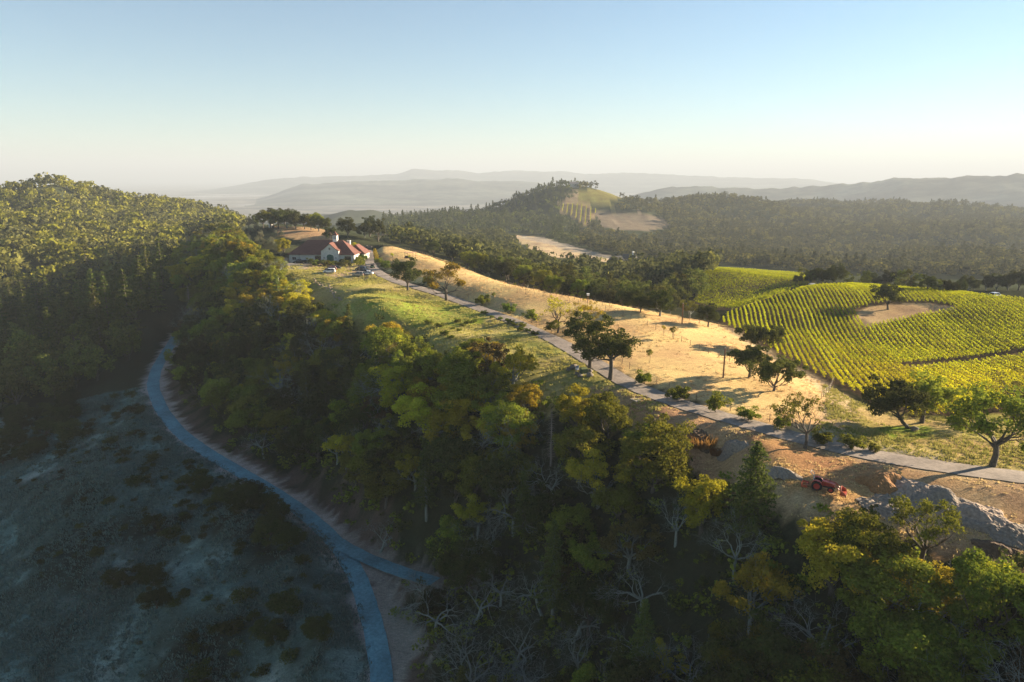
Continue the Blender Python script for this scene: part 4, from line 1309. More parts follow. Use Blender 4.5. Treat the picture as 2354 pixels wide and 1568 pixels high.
# belts of trees beyond the vineyard
BELT = [(1600, 600, 0), (1830, 655, 14), (1845, 652, 20), (1862, 654, 22), (1880, 655, 26), (1900, 655, 24), (1915, 653, 30), (1950, 655, 16), (1985, 658, 20), (2000, 658, 22), (2020, 660, 18), (2045, 662, 26), (2065, 664, 24), (2085, 666, 26), (2110, 668, 22), (2130, 672, 24), (2150, 674, 18), (2165, 674, 20), (2185, 676, 18), (2200, 676, 22), (2225, 672, 26), (2265, 668, 24), (2290, 668, 26), (2315, 668, 26), (2340, 668, 28), (2362, 668, 26), (2390, 668, 26)]
for (u, v, hp) in BELT[1:]:
    P = onray(u, v, 180, 600)
    dep = P.y * CP - P.z * SP
    plant('oak_tree', rnd.choice(V_OAK[:1] + V_OAK[3:] + V_HOAK[1:2]), P - Vector((0, 0, .3)), hp * dep / FPX / 5.6, rnd.uniform(0, 6.28), 'hazy grey green oak in the belt behind the vineyard', 'tree', 'oaks behind the vineyard')
# oaks on the knoll behind the house, olives on its slope
KNOLL = [(585, 522, 34), (605, 524, 38), (622, 524, 44), (640, 526, 46), (660, 526, 46), (680, 527, 44), (700, 527, 36), (715, 529, 38), (733, 532, 42), (748, 533, 34), (572, 522, 26), (628, 518, 40), (672, 520, 42), (655, 518, 40), (725, 527, 44)]
for (u, v, hp) in KNOLL:
    P = onray(u, v, 260, 600)
    dep = P.y * CP - P.z * SP
    s = hp * dep / FPX / 9.8
    plant('oak_tree', rnd.choice(V_OAK), P - Vector((0, 0, .2)), (s * .95, s * .95, s), rnd.uniform(0, 6.28), 'spreading oak in the grove on the knoll behind the house', 'tree', 'oaks of the knoll grove')
for k in range(46):
    u, v = rnd.uniform(560, 690), rnd.uniform(525, 585)
    if v < 0.2 * (u - 560) + 522 or v > 0.15 * (u - 560) + 560: continue
    P = onray(u, v, 230, 600)
    plant('olive_tree', V_OLIVE[0], P - Vector((0, 0, .1)), rnd.uniform(.7, 1.1), rnd.uniform(0, 6.28), 'grey green olive on the slope left of the red roofed house', 'tree', 'olives beside the house')
# shrubs on the open slope under the lower road
sh = scatter(SLOPE, 90, 262, 3.0, 61, 0, (-60, 5))
ns = 0
scrub = []
for (x, y, z) in sh:
    dl_, k_ = near_line(np.array([x]), np.array([y]), lroad_c)
    if dl_[0] < 4.5: continue
    d_ = fbm(np.array([x]), np.array([y]), 26, 3)[0]
    edge = dl_[0] < 14
    if rnd.random() > (0.38 + 1.4 * d_ + (.15 if edge else 0)): continue
    s = rnd.choice([.2, .2, .25, .25, .3, .3, .35, .4, .5, .6, .75, 1.0, 1.3]) * (1.25 if d_ > .25 else 1)
    if s < .48 or ns > 280:
        scrub.append((x, y, z - .1))
        continue
    plant('slope_shrub', rnd.choice(V_SHRUB), (x, y, z - .15), (s * 1.2, s * 1.2, s * .8), rnd.uniform(0, 6.28), 'dark rounded shrub on the shaded grass slope below the lower road', 'shrub', 'shrubs on the shaded slope')
    ns += 1
cover('scrub', scrub, [low_bush(i + 9, .8, .7, 5, 16, .26) for i in range(4)], L_DARK, 'fine low scrub speckling the shaded grass slope', 21, .35, .9, 'scrub')
print('SCRUB', len(scrub))
G_SLOPE = leaf_mat('shade_tinted_dry_grass', (.08, .125, .11), (.16, .23, .20), None, .2, .1)  # blades carry the slope's shade in their colour too
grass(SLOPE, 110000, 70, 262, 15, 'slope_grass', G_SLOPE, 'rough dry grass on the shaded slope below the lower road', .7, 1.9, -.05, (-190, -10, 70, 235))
DARKW = [(480, 1068), (560, 1090), (640, 1140), (720, 1195), (740, 1235), (690, 1270), (600, 1260), (520, 1210), (460, 1130)]
dk = np.concatenate([scatter(DARKW, 90, 262, 5.2, 71, 0, (-60, 5)), scatter([(250, 1330), (330, 1310), (400, 1380), (330, 1420), (260, 1400)], 90, 262, 5.5, 72, 0, (-60, 5)), scatter([(560, 1400), (680, 1380), (760, 1470), (720, 1568), (560, 1540)], 80, 262, 6.5, 73, 0, (-60, 5)), scatter([(0, 960), (160, 930), (180, 1000), (0, 1090)], 90, 300, 6.5, 74, 0, (-60, 5))])
for (x, y, z) in dk:
    if near_line(np.array([x]), np.array([y]), lroad_c)[0][0] < 6: continue
    s = rnd.uniform(.42, .72)
    plant('scrub_oak', rnd.choice([V_OAK[0], V_OAK[3]]), (x, y, z - .3), (s * 1.15, s * 1.15, s * .85), rnd.uniform(0, 6.28), 'low dark oak in a thicket on the shaded slope below the lower road', 'tree', 'thickets under the lower road')
print('SHRUB', ns, len(dk))

# ------------------------------------------------------------------ vineyards: every row a thing
M_TRELLIS = simple('trellis_wire', (.2, .17, .14), .7)
def vine_rows(polys, no, dvec, spacing, dmin, dmax, mats, label, group, per_m=20, hgt=1.55, leaf=.42, cmin=-400, cmax=400, seed=0, gaps=()):
    rs = np.random.RandomState(seed)
    dv = np.array(dvec, float)
    dv /= np.linalg.norm(dv)
    nv = np.array([dv[1], -dv[0]])
    cnt = 0
    for c in np.arange(cmin, cmax, spacing):
        s = np.arange(-200, 1400, 1.0)
        P = nv[None, :] * c + dv[None, :] * s[:, None]
        dd = np.hypot(P[:, 0], P[:, 1])
        m0 = (dd > dmin) & (dd < dmax) & (P[:, 1] > 20)
        if not m0.any(): continue
        P, s2 = P[m0], s[m0]
        z = ground(P[:, 0], P[:, 1])
        u, v = project(np.column_stack([P, z]))
        m = np.zeros(len(P), bool)
        for p in polys: m |= inpoly(u, v, p)
        for p in no: m &= ~inpoly(u, v, p)
        idx = np.where(m)[0]
        if not len(idx): continue
        runs = np.split(idx, np.where(np.diff(idx) > 1)[0] + 1)
        for r in runs:
            if len(r) < 5: continue
            a, b = s2[r[0]], s2[r[-1]]
            n_ = int((b - a) * per_m)
            t = rs.uniform(a, b, n_)
            plant_ph = np.abs(((t / 1.7) % 1) - .5) * 2      # vines stand every 1.7 m
            off = rs.normal(size=n_) * (.06 + .09 * (1 - plant_ph))
            zz = .55 + (hgt - .55) * rs.rand(n_) ** .8 * (1.0 - .22 * plant_ph * rs.rand(n_))
            X = nv[0] * (c + off) + dv[0] * t
            Y = nv[1] * (c + off) + dv[1] * t
            Zg = ground(X, Y)
            cen = np.column_stack([X, Y, Zg + zz])
            x0, y0 = float(X.mean()), float(Y.mean())
            base = np.array([x0, y0, g1(x0, y0)])
            V, F = cards(cen - base, np.full(n_, .12), 1, leaf, rs.randint(1 << 30), shell=.0)
            mi = (rs.rand(n_) < np.clip((project(cen)[1] - 770) / 110 + .6 * fbm(cen[:, 0], cen[:, 1], 9, 2), .06, .95)).astype(int)
            wt_ = np.arange(a, b + .01, 1.0)
            wx, wy = nv[0] * c + dv[0] * wt_, nv[1] * c + dv[1] * wt_
            wz = ground(wx, wy) + .95
            nb = len(V)
            V = np.concatenate([V, np.stack([np.column_stack([wx - .02, wy, wz]), np.column_stack([wx + .02, wy, wz + .03])], 1).reshape(-1, 3) - base])
            e_ = np.arange(len(wt_) - 1) * 2 + nb
            F = np.concatenate([F, np.column_stack([e_, e_ + 1, e_ + 3, e_ + 2])])
            mi = np.concatenate([mi, np.full(len(e_), 2)])
            me = np_mesh('vine_row', V, F, list(mats) + [M_TRELLIS], mi)
            o = link('vine_row', me, loc=tuple(base))
            tag(o, label, 'vine row', group)
            cnt += 1
    print('ROWS', cnt)
ISL2 = [(1962, 718), (2000, 705), (2060, 699), (2130, 699), (2192, 707), (2180, 716), (2115, 726), (2048, 739), (1992, 754), (1974, 738)]
HOLLOW = [(2070, 842), (2150, 836), (2250, 826), (2400, 800), (2400, 812), (2250, 834), (2150, 845), (2080, 850)]
vine_rows([VINE1], [ISL2, HOLLOW], (0.28, 0.96), 1.28, 95, 330, [L_VIN, L_VINY], 'long row of yellow green vines in the vineyard beside the gravel track', 'rows of the main vineyard', 27, 1.45, .28, seed=1)
vine_rows([VINE2], [], (0.96, 0.26), 2.1, 160, 460, [L_VIN, L_VIN], 'row of green vines in the plot between the ravine and the main vineyard', 'rows of the green vineyard plot', 15, seed=2)
vine_rows([FVINE], [], (0.12, 0.99), 7.0, 800, 1250, [L_VIN, L_VIN], 'distant vine row on the hill with the hilltop house', 'vine rows on the far hill', 9, 1.9, 1.1, seed=3)
#@@PART4
# ------------------------------------------------------------------ built things
class MB:
    """collects simple solids into one mesh"""
    def __init__(self):
        self.V, self.F = [], []
    def add(self, V, F):
        b = len(self.V)
        self.V += [tuple(v) for v in V]
        self.F += [tuple(i + b for i in f) for f in F]
        return self
    def box(self, x0, y0, z0, x1, y1, z1):
        return self.add([(x0, y0, z0), (x1, y0, z0), (x1, y1, z0), (x0, y1, z0), (x0, y0, z1), (x1, y0, z1), (x1, y1, z1), (x0, y1, z1)],
                        [(0, 3, 2, 1), (4, 5, 6, 7), (0, 1, 5, 4), (1, 2, 6, 5), (2, 3, 7, 6), (3, 0, 4, 7)])
    def bar(self, a, b, r, k=6, r2=None):
        a, b = Vector(a), Vector(b)
        d = (b - a).normalized()
        p = d.orthogonal().normalized()
        q = d.cross(p)
        V = []
        for c, rr in ((a, r), (b, r if r2 is None else r2)):
            for j in range(k):
                t = 2 * math.pi * j / k
                V.append(c + (p * math.cos(t) + q * math.sin(t)) * rr)
        F = [(j, (j + 1) % k, k + (j + 1) % k, k + j) for j in range(k)] + [tuple(range(k - 1, -1, -1)), tuple(range(k, 2 * k))]
        return self.add(V, F)
    def loft(self, rings, cap=True):
        """rings: equal length lists of points"""
        k = len(rings[0])
        V = [p for r in rings for p in r]
        F = []
        for i in range(len(rings) - 1):
            for j in range(k):
                F.append((i * k + j, i * k + (j + 1) % k, (i + 1) * k + (j + 1) % k, (i + 1) * k + j))
        if cap:
            F.append(tuple(range(k - 1, -1, -1)))
            F.append(tuple(range((len(rings) - 1) * k, len(rings) * k)))
        return self.add(V, F)
    def build(self, name, mat, parent=None, loc=(0, 0, 0), rz=0.0, sm=False, bevel=0.0):
        me = bpy.data.meshes.new(name)
        me.from_pydata(self.V, [], self.F)
        me.materials.append(mat)
        me.update()
        if sm: smooth(me)
        o = link(name, me, parent, loc, rz)
        if bevel:
            b = o.modifiers.new('edge', 'BEVEL')
            b.width = bevel
            b.segments = 2
        return o

def empty(name, loc, rz, label, cat, group=None, s=1.0):
    e = bpy.data.objects.new(name, None)
    COL.objects.link(e)
    e.location = loc
    e.rotation_euler = (0, 0, rz)
    e.scale = (s, s, s)
    return tag(e, label, cat, group)

M_PLASTER = simple('pale_stone_wall', (0.50, 0.50, 0.47), .9, var=.22, scale=2.2, bump=.3)
M_ROOF = simple('red_roof_tiles', (0.13, 0.055, 0.043), .85, var=.3, scale=1.5, bump=.4)
M_WHITE = simple('white_paint', (0.75, 0.74, 0.70), .6, var=.06)
M_GREEN = simple('green_door_paint', (0.012, 0.085, 0.07), .5, var=.12)
M_GLASS = simple('dark_glass', (0.012, 0.016, 0.02), .12, var=.05, spec=.6)
M_WOOD = simple('weathered_wood', (0.22, 0.14, 0.085), .85, var=.3, scale=5)
M_POLE = simple('pole_wood', (0.20, 0.095, 0.05), .85, var=.3, scale=5)
M_WIRE = simple('grey_wire', (0.25, 0.24, 0.22), .6, var=.1)
M_TYRE = simple('tyre_rubber', (0.018, 0.018, 0.018), .85, var=.2)
M_RIM = simple('rim_metal', (0.45, 0.45, 0.46), .35, .7, .05)
M_LAMP = simple('lamp_lens', (0.75, 0.75, 0.72), .15, var=.03)
M_TAIL = simple('tail_lens', (0.35, 0.02, 0.015), .25, var=.03)
M_STONE = simple('boulder_stone', (0.17, 0.145, 0.12), .9, var=.4, scale=2.5, bump=.6)
M_BLACKP = simple('black_plastic', (0.02, 0.02, 0.02), .6, var=.1)

def paint(name, c, met=0.15):
    return simple(name, c, .42, met, .04, spec=.5)

# --- the house
A0, A1 = onray(665, 601, 150, 500), onray(820, 598.5, 150, 500)
W = (A1 - A0).xy.length
rz = -0.06
k = W / 28.0
hz0 = min(A0.z, A1.z, g1(A0.x - 2, A0.y + 10), g1(A1.x, A1.y + 12)) - .05
house = empty('farm_house', (A0.x, A0.y, max(A0.z, A1.z) - .35), rz, 'pale stone house with red tiled roof and white cupola beside the parked cars', 'house', s=k)
DP = 12.5
wall = MB().box(0, 0, -1.5, 28, DP, 3.4)
g = MB()      # front gable, 14.2 - 21.7
gp = [(14.2, 3.4), (14.2, 4.9), (15.3, 5.6), (17.2, 7.1), (17.95, 7.9), (18.7, 7.1), (20.6, 5.6), (21.7, 4.9), (21.7, 3.4), (21.7, -1.5), (14.2, -1.5)]
g.loft([[(x, -0.75, z) for x, z in gp], [(x, 5.5, z) for x, z in gp]])
wall.build('wall', M_PLASTER, house)
gb = g.build('front_gable', M_PLASTER, house)
# hipped roof with flared eaves: rings from eaves to ridge
def ring(ex, ey0, ey1, z):
    return [(-ex, ey0, z), (28 + ex, ey0, z), (28 + ex, ey1, z), (-ex, ey1, z)]
rings = []
for f, z in ((0, 3.25), (0.0, 3.42), (.16, 4.1), (.4, 5.45), (.7, 7.2), (.99, 8.9)):
    ex = .7 - f * 7.2
    e0 = -.7 + f * (DP / 2 + .7)
    rings.append([(-ex, e0, z), (28 + ex, e0, z), (28 + ex, DP - e0, z), (-ex, DP - e0, z)])
roof = MB().loft(rings).build('roof', M_ROOF, house)
MB().loft([[(14.0, y, 4.85), (14.0, y, 5.1), (15.3, y, 5.85), (17.95, y, 8.25), (17.95, y, 7.95), (15.3, y, 5.55)] for y in (-1.1, 5.8)]).loft(
    [[(21.9, y, 4.85), (20.6, y, 5.55), (17.95, y, 7.95), (17.95, y, 8.25), (20.6, y, 5.85), (21.9, y, 5.1)] for y in (-1.1, 5.8)]).build('gable_roof', M_ROOF, house)
cup = MB().box(17.6, 5.3, 7.8, 19.4, 7.1, 10.9).build('cupola', M_WHITE, house)
MB().loft([[(17.2, 4.9, 10.9), (19.8, 4.9, 10.9), (19.8, 7.5, 10.9), (17.2, 7.5, 10.9)], [(17.9, 5.6, 11.6), (19.1, 5.6, 11.6), (19.1, 6.8, 11.6), (17.9, 6.8, 11.6)], [(18.45, 6.15, 12.7), (18.55, 6.15, 12.7), (18.55, 6.25, 12.7), (18.45, 6.25, 12.7)]]).build('cupola_roof', M_ROOF, cup)
MB().box(17.85, 5.26, 9.3, 19.15, 5.29, 10.6).build('louvre', simple('louvre_grey', (.3, .32, .33)), cup)
chim = MB().box(22.8, 8.6, 6.0, 24.0, 9.8, 8.3).box(22.65, 8.45, 8.3, 24.15, 9.95, 8.5).build('chimney', M_PLASTER, roof)
MB().box(22.6, 9.5, -1.5, 29.8, 18, 2.7).build('rear_wing_wall', M_PLASTER, house)
MB().loft([[(22.0, 9.0, 2.65), (30.5, 9.0, 2.65), (30.5, 18.6, 2.65), (22.0, 18.6, 2.65)], [(23.3, 9.0, 3.8), (29.2, 9.0, 3.8), (29.2, 17.6, 3.8), (23.3, 17.6, 3.8)], [(26.1, 9.3, 6.6), (26.4, 9.3, 6.6), (26.4, 14, 6.6), (26.1, 14, 6.6)]]).build('rear_wing_roof', M_ROOF, house)
# arched door
dp = [(16.5, -.2)] + [(18 - 1.5 * math.cos(t), 2.5 + .95 * math.sin(t)) for t in np.linspace(0, math.pi, 11)] + [(19.5, -.2)]
MB().loft([[(x, -.82, z) for x, z in dp], [(x, -.6, z) for x, z in dp]]).build('door', M_GREEN, house)
dq = [(16.1, -.2)] + [(18 - 1.9 * math.cos(t), 2.5 + 1.35 * math.sin(t)) for t in np.linspace(0, math.pi, 11)] + [(19.9, -.2)]
MB().loft([[(x, -.79, z) for x, z in dq], [(x, -.6, z) for x, z in dq]]).build('door_surround', simple('pale_trim', (.6, .58, .52)), house)
for (x0, z0, x1, z1, y, fm) in ((1.4, 1.0, 3.0, 2.2, 0, M_WHITE), (11.3, .9, 13.6, 2.6, 0, M_WOOD), (17.6, 5.35, 18.35, 6.4, -.75, M_WHITE), (24.1, .6, 26.6, 2.5, 0, M_WOOD)):
    fr = MB().box(x0 - .12, y - .06, z0 - .12, x1 + .12, y + .1, z1 + .12).build('window', fm, house)
    MB().box(x0, y - .10, z0, (x0 + x1) / 2 - .06, y + .05, z1).box((x0 + x1) / 2 + .06, y - .10, z0, x1, y + .05, z1).build('pane', M_GLASS, fr)
for y in (2.2, 6.0, 9.4):
    fr = MB().box(27.95, y - .1, .9, 28.06, y + 1.5, 2.5).build('window', M_WHITE, house)
    MB().box(28.05, y, 1.0, 28.1, y + 1.4, 2.4).build('pane', M_GLASS, fr)
for x in (15.4, 20.5):
    MB().box(x - .12, -.98, 1.7, x + .12, -.76, 2.3).build('wall_lamp', M_BLACKP, house)
MB().bar((4.4, -.06, -.5), (4.4, -.06, 3.2), .06).build('downpipe', simple('pipe_teal', (.05, .09, .10)), house)

# --- vehicles
def car_meshes(kind):
    """x forward, centred on the ground, 4.5 m long"""
    L, Wd, H, hb = {'suv': (4.6, 1.85, 1.68, .95), 'sedan': (4.6, 1.82, 1.44, .86), 'pickup': (5.6, 2.0, 1.85, 1.05), 'hatch': (4.2, 1.78, 1.5, .9)}[kind]
    h2 = L / 2
    def sect(x, w_, z0, z1, t=.08):
        return [(x, -w_, z0), (x, w_, z0), (x, w_, z1 - t), (x, w_ - t, z1), (x, -w_ + t, z1), (x, -w_, z1 - t)]
    hw = Wd / 2
    body = MB().loft([sect(-h2, hw * .86, .42, hb * .82), sect(-h2 + .15, hw * .96, .3, hb), sect(-h2 * .5, hw, .26, hb + .03), sect(h2 * .35, hw, .26, hb), sect(h2 - .5, hw * .97, .28, hb * .9), sect(h2 - .08, hw * .88, .34, hb * .74), sect(h2, hw * .8, .42, hb * .62)])
    if kind == 'pickup':
        c = [(-.35, .0), (-.15, H), (1.0, H), (1.75, .0)]
    elif kind == 'sedan':
        c = [(-h2 + .55, 0), (-1.0, H), (.35, H), (1.25, 0)]
    else:
        c = [(-h2 + .12, 0), (-h2 + .55, H), (.45, H), (1.3, 0)]
    zb = hb - .02
    def cab(x, z, inset):
        return [(x, -hw * inset, z), (x, hw * inset, z)]
    V = [(c[0][0], -hw * .95, zb), (c[0][0], hw * .95, zb), (c[3][0], hw * .95, zb), (c[3][0], -hw * .95, zb),
         (c[1][0], -hw * .74, H - .05), (c[1][0], hw * .74, H - .05), (c[2][0], hw * .74, H - .05), (c[2][0], -hw * .74, H - .05)]
    glass = MB().add(V, [(0, 3, 2, 1), (4, 7, 6, 5), (0, 1, 5, 4), (1, 2, 6, 5), (2, 3, 7, 6), (3, 0, 4, 7)])
    rf = MB().loft([[(c[1][0] - .06, -hw * .76, H - .06), (c[2][0] + .08, -hw * .76, H - .06), (c[2][0] + .08, hw * .76, H - .06), (c[1][0] - .06, hw * .76, H - .06)],
                    [(c[1][0] + .1, -hw * .66, H), (c[2][0] - .12, -hw * .66, H), (c[2][0] - .12, hw * .66, H), (c[1][0] + .1, hw * .66, H)]])
    for s in (-1, 1):
        for a, b in ((0, 4), (3, 7)):
            p, q = V[a], V[b]
            rf.bar((p[0], s * abs(p[1]), p[2]), (q[0], s * abs(q[1]), q[2]), .045, 5)
        mx = (c[1][0] + c[2][0]) / 2
        rf.bar((mx - .1, s * hw * .95, zb), (mx - .1, s * hw * .75, H - .04), .04, 5)
    if kind == 'pickup':
        body.box(-h2 + .05, -hw * .95, hb, -h2 + .12, hw * .95, hb + .25).box(-h2, -hw * .96, hb, -.35, -hw * .88, hb + .27).box(-h2, hw * .88, hb, -.35, hw * .96, hb + .27)
    return body, glass, rf, L, hw, hb

def wheel(parent, x, y, r, wd, rim=M_RIM):
    t = MB().bar((x, y - wd / 2, r), (x, y + wd / 2, r), r, 16).build('wheel', M_TYRE, parent)
    MB().bar((x, y - wd / 2 - .015, r), (x, y + wd / 2 + .015, r), r * .6, 12).build('rim', rim, t)
    return t

def make_car(name, kind, mat, P, rz, label, cat='car', group='cars parked by the house'):
    e = empty(name, P, rz, label, cat, group)
    body, glass, rf, L, hw, hb = car_meshes(kind)
    body.build('body', mat, e, bevel=.03)
    glass.build('windows', M_GLASS, e)
    rf.build('roof', mat, e)
    r = .36 if kind != 'pickup' else .4
    for x in (-L * .3, L * .31):
        for s in (-1, 1):
            wheel(e, x, s * (hw - .09), r, .22)
    for s in (-1, 1):
        MB().box(L / 2 - .14, s * hw * .62 - .16, hb * .6, L / 2 - .01, s * hw * .62 + .16, hb * .76).build('headlight', M_LAMP, e)
        MB().box(-L / 2 - .02, s * hw * .66 - .13, hb * .66, -L / 2 + .1, s * hw * .66 + .13, hb * .88).build('tail_light', M_TAIL, e)
        MB().box(L * .17, s * (hw + .02) - .08, hb - .02, L * .17 + .12, s * (hw + .02) + .08, hb + .13).build('wing_mirror', mat, e)
    return e

P_WHITE, P_SILV = paint('white_car_paint', (.72, .72, .72)), paint('tan_silver_paint', (.42, .36, .30), .5)
P_BLACK, P_MAROON, P_NAVY = paint('black_car_paint', (.012, .013, .016)), paint('maroon_paint', (.10, .018, .03)), paint('dark_grey_paint', (.03, .035, .042))
for nm, kind, mat, u, v, rz_, lab, cat in (
        ('parked_car', 'suv', P_WHITE, 757, 627, 3.2, 'white sport utility car at the front of the left trio on the gravel', 'car'),
        ('parked_car', 'suv', P_MAROON, 760, 622.3, 3.25, 'maroon car between the white car and the black car', 'car'),
        ('parked_car', 'hatch', P_BLACK, 772, 618.5, .1, 'black car furthest back of the left trio beside the shrubs', 'car'),
        ('parked_car', 'suv', P_SILV, 824, 634.5, 2.95, 'tan silver sport utility car nearest the lawn in the right group', 'car'),
        ('parked_car', 'sedan', P_WHITE, 844.5, 631.5, 3.0, 'white sedan next to the driveway behind the tan silver car', 'car'),
        ('parked_car', 'sedan', P_NAVY, 836, 627, 3.0, 'dark sedan squeezed between the white sedan and the black car', 'car'),
        ('parked_car', 'suv', P_BLACK, 829, 621.5, 3.0, 'black sport utility car at the back of the right group by the young tree', 'car'),
        ('pickup_truck', 'pickup', P_BLACK, 690, 605.5, 3.2, 'black pickup truck parked along the front wall of the house', 'truck')):
    P = onray(u, v, 150, 500)
    make_car(nm, kind, mat, P, rz_, lab, cat)
# small green utility cart on the drive
P = onray(856, 616.5, 150, 500)
e = empty('utility_cart', P, -1.2, 'small green open utility cart driving on the driveway beside the parked cars', 'utility cart')
M_CART = paint('cart_green', (.03, .08, .03))
MB().loft([[(-1.3, -.65, .35), (-1.3, .65, .35), (-1.3, .65, .85), (-1.3, -.65, .85)], [(-.2, -.68, .3), (-.2, .68, .3), (-.2, .68, .85), (-.2, -.68, .85)], [(.3, -.68, .3), (.3, .68, .3), (.3, .68, .5), (.3, -.68, .5)], [(.7, -.66, .3), (.7, .66, .3), (.7, .66, .9), (.7, -.66, .9)], [(1.35, -.55, .4), (1.35, .55, .4), (1.35, .55, .72), (1.35, -.55, .72)]]).build('body', M_CART, e, bevel=.03)
MB().box(-.35, -.6, .8, .1, .6, .95).box(-.5, -.6, .8, -.35, .6, 1.4).build('seat', M_BLACKP, e)
fr = MB()
for s in (-1, 1):
    fr.bar((-.5, s * .62, .8), (-.45, s * .58, 1.85), .03).bar((.75, s * .62, .85), (.45, s * .58, 1.85), .03).bar((-.45, s * .58, 1.85), (.45, s * .58, 1.85), .03)
fr.bar((-.45, -.58, 1.85), (-.45, .58, 1.85), .03).bar((.45, -.58, 1.85), (.45, .58, 1.85), .03)
fr.build('roll_cage', M_BLACKP, e)
for x in (-.9, .95):
    for s in (-1, 1): wheel(e, x, s * .62, .32, .24)

# --- tractor with loader and box blade
PA, PB = onray(1877, 1123, 50, 200), onray(1902, 1133, 50, 200)
rzt = math.atan2(PB.y - PA.y, PB.x - PA.x)
M_RED = paint('tractor_red', (.42, .04, .028), .05)
M_ORG = paint('loader_orange_red', (.42, .075, .03), .05)
M_SOILED = simple('scraped_steel', (.30, .25, .21), .5, .5, .3)
tr = empty('tractor', PA, rzt, 'red tractor with front loader and rear box blade standing on the brown clearing', 'tractor', s=.92)
MB().loft([[(.55, -.32, .75), (.55, .32, .75), (.55, .32, 1.38), (.55, -.32, 1.38)], [(1.6, -.3, .7), (1.6, .3, .7), (1.6, .3, 1.3), (1.6, -.3, 1.3)], [(2.15, -.26, .7), (2.15, .26, .7), (2.15, .26, 1.15), (2.15, -.26, 1.15)]]).build('hood', M_RED, tr, bevel=.05)
MB().box(-.35, -.22, .45, 1.9, .22, .8).bar((0, -.75, .68), (0, .75, .68), .12).bar((1.75, -.6, .42), (1.75, .6, .42), .07).build('chassis', M_BLACKP, tr)
MB().box(-.35, -.3, .8, .1, .3, .98).box(-.45, -.3, .95, -.32, .3, 1.4).build('seat', M_BLACKP, tr)
fd_ = MB()
for s in (-1, 1):
    fd_.loft([[(x, s * .52, z), (x, s * .9, z), (x, s * .9, z + .05), (x, s * .52, z + .05)] for x, z in ((-.7, .95), (-.5, 1.32), (-.1, 1.45), (.35, 1.36), (.62, 1.0))])
fd_.build('fender', M_RED, tr)
MB().bar((.42, 0, 1.3), (.3, 0, 1.55), .03).bar((.28, -.2, 1.55), (.28, .2, 1.55), .03).bar((.12, 0, 1.5), (.44, 0, 1.6), .03).build('steering_wheel', M_BLACKP, tr)
rp = MB()
for s in (-1, 1): rp.bar((-.5, s * .5, .8), (-.5, s * .5, 2.0), .045).bar((-.5, s * .5, 2.0), (-.95, s * .45, 2.35), .045)
rp.bar((-.95, -.45, 2.35), (-.95, .45, 2.35), .045).bar((-.5, -.5, 1.4), (-.5, .5, 1.4), .03)
rp.build('roll_bar', simple('pale_steel', (.55, .53, .5), .5, .3), tr)
for s in (-1, 1):
    wheel(tr, 0, s * .72, .68, .38, M_RED)
    wheel(tr, 1.75, s * .6, .42, .26, M_RED)
la = MB()
for s in (-1, 1):
    la.bar((.7, s * .45, .6), (.85, s * .48, 1.42), .07, 4).bar((.85, s * .48, 1.42), (2.1, s * .48, 1.2), .075, 4).bar((2.1, s * .48, 1.2), (2.95, s * .48, .45), .075, 4).bar((1.2, s * .48, .85), (2.1, s * .48, 1.1), .04, 5).bar((2.1, s * .48, 1.25), (3.0, s * .48, .7), .035, 5)
la.bar((2.2, -.48, 1.1), (2.2, .48, 1.1), .06, 5)
la.build('loader_arm', M_ORG, tr)
bk = [(2.95, .75), (2.9, .15), (3.05, .05), (3.7, .02), (3.7, .06), (3.12, .12), (3.0, .2), (3.02, .72)]
bu = MB().loft([[(x, y, z) for x, z in bk] for y in (-.92, .92)])
for s in (-1, 1): bu.loft([[(x, s * .92 - .02, z) for x, z in ((2.95, .75), (2.9, .1), (3.7, .03), (3.45, .5))], [(x, s * .92 + .02, z) for x, z in ((2.95, .75), (2.9, .1), (3.7, .03), (3.45, .5))]])
bu.build('bucket', M_ORG, tr)
MB().box(-1.95, -.8, .08, -1.9, .8, .6).box(-1.9, -.82, .05, -1.15, -.76, .5).box(-1.9, .76, .05, -1.15, .82, .5).box(-1.35, -.76, .3, -1.25, .76, .48).bar((-1.3, -.25, .45), (-.4, -.25, .5), .04).bar((-1.3, .25, .45), (-.4, .25, .5), .04).bar((-1.5, 0, .6), (-.4, 0, .95), .04).bar((-1.9, 0, .6), (-1.4, 0, .62), .05).build('box_blade', M_ORG, tr)
MB().bar((1.5, .2, 1.3), (1.5, .2, 1.75), .035).build('exhaust', M_BLACKP, tr)
for s in (-1, 1): MB().box(2.13, s * .17 - .07, .9, 2.18, s * .17 + .07, 1.02).build('headlight', M_LAMP, tr)

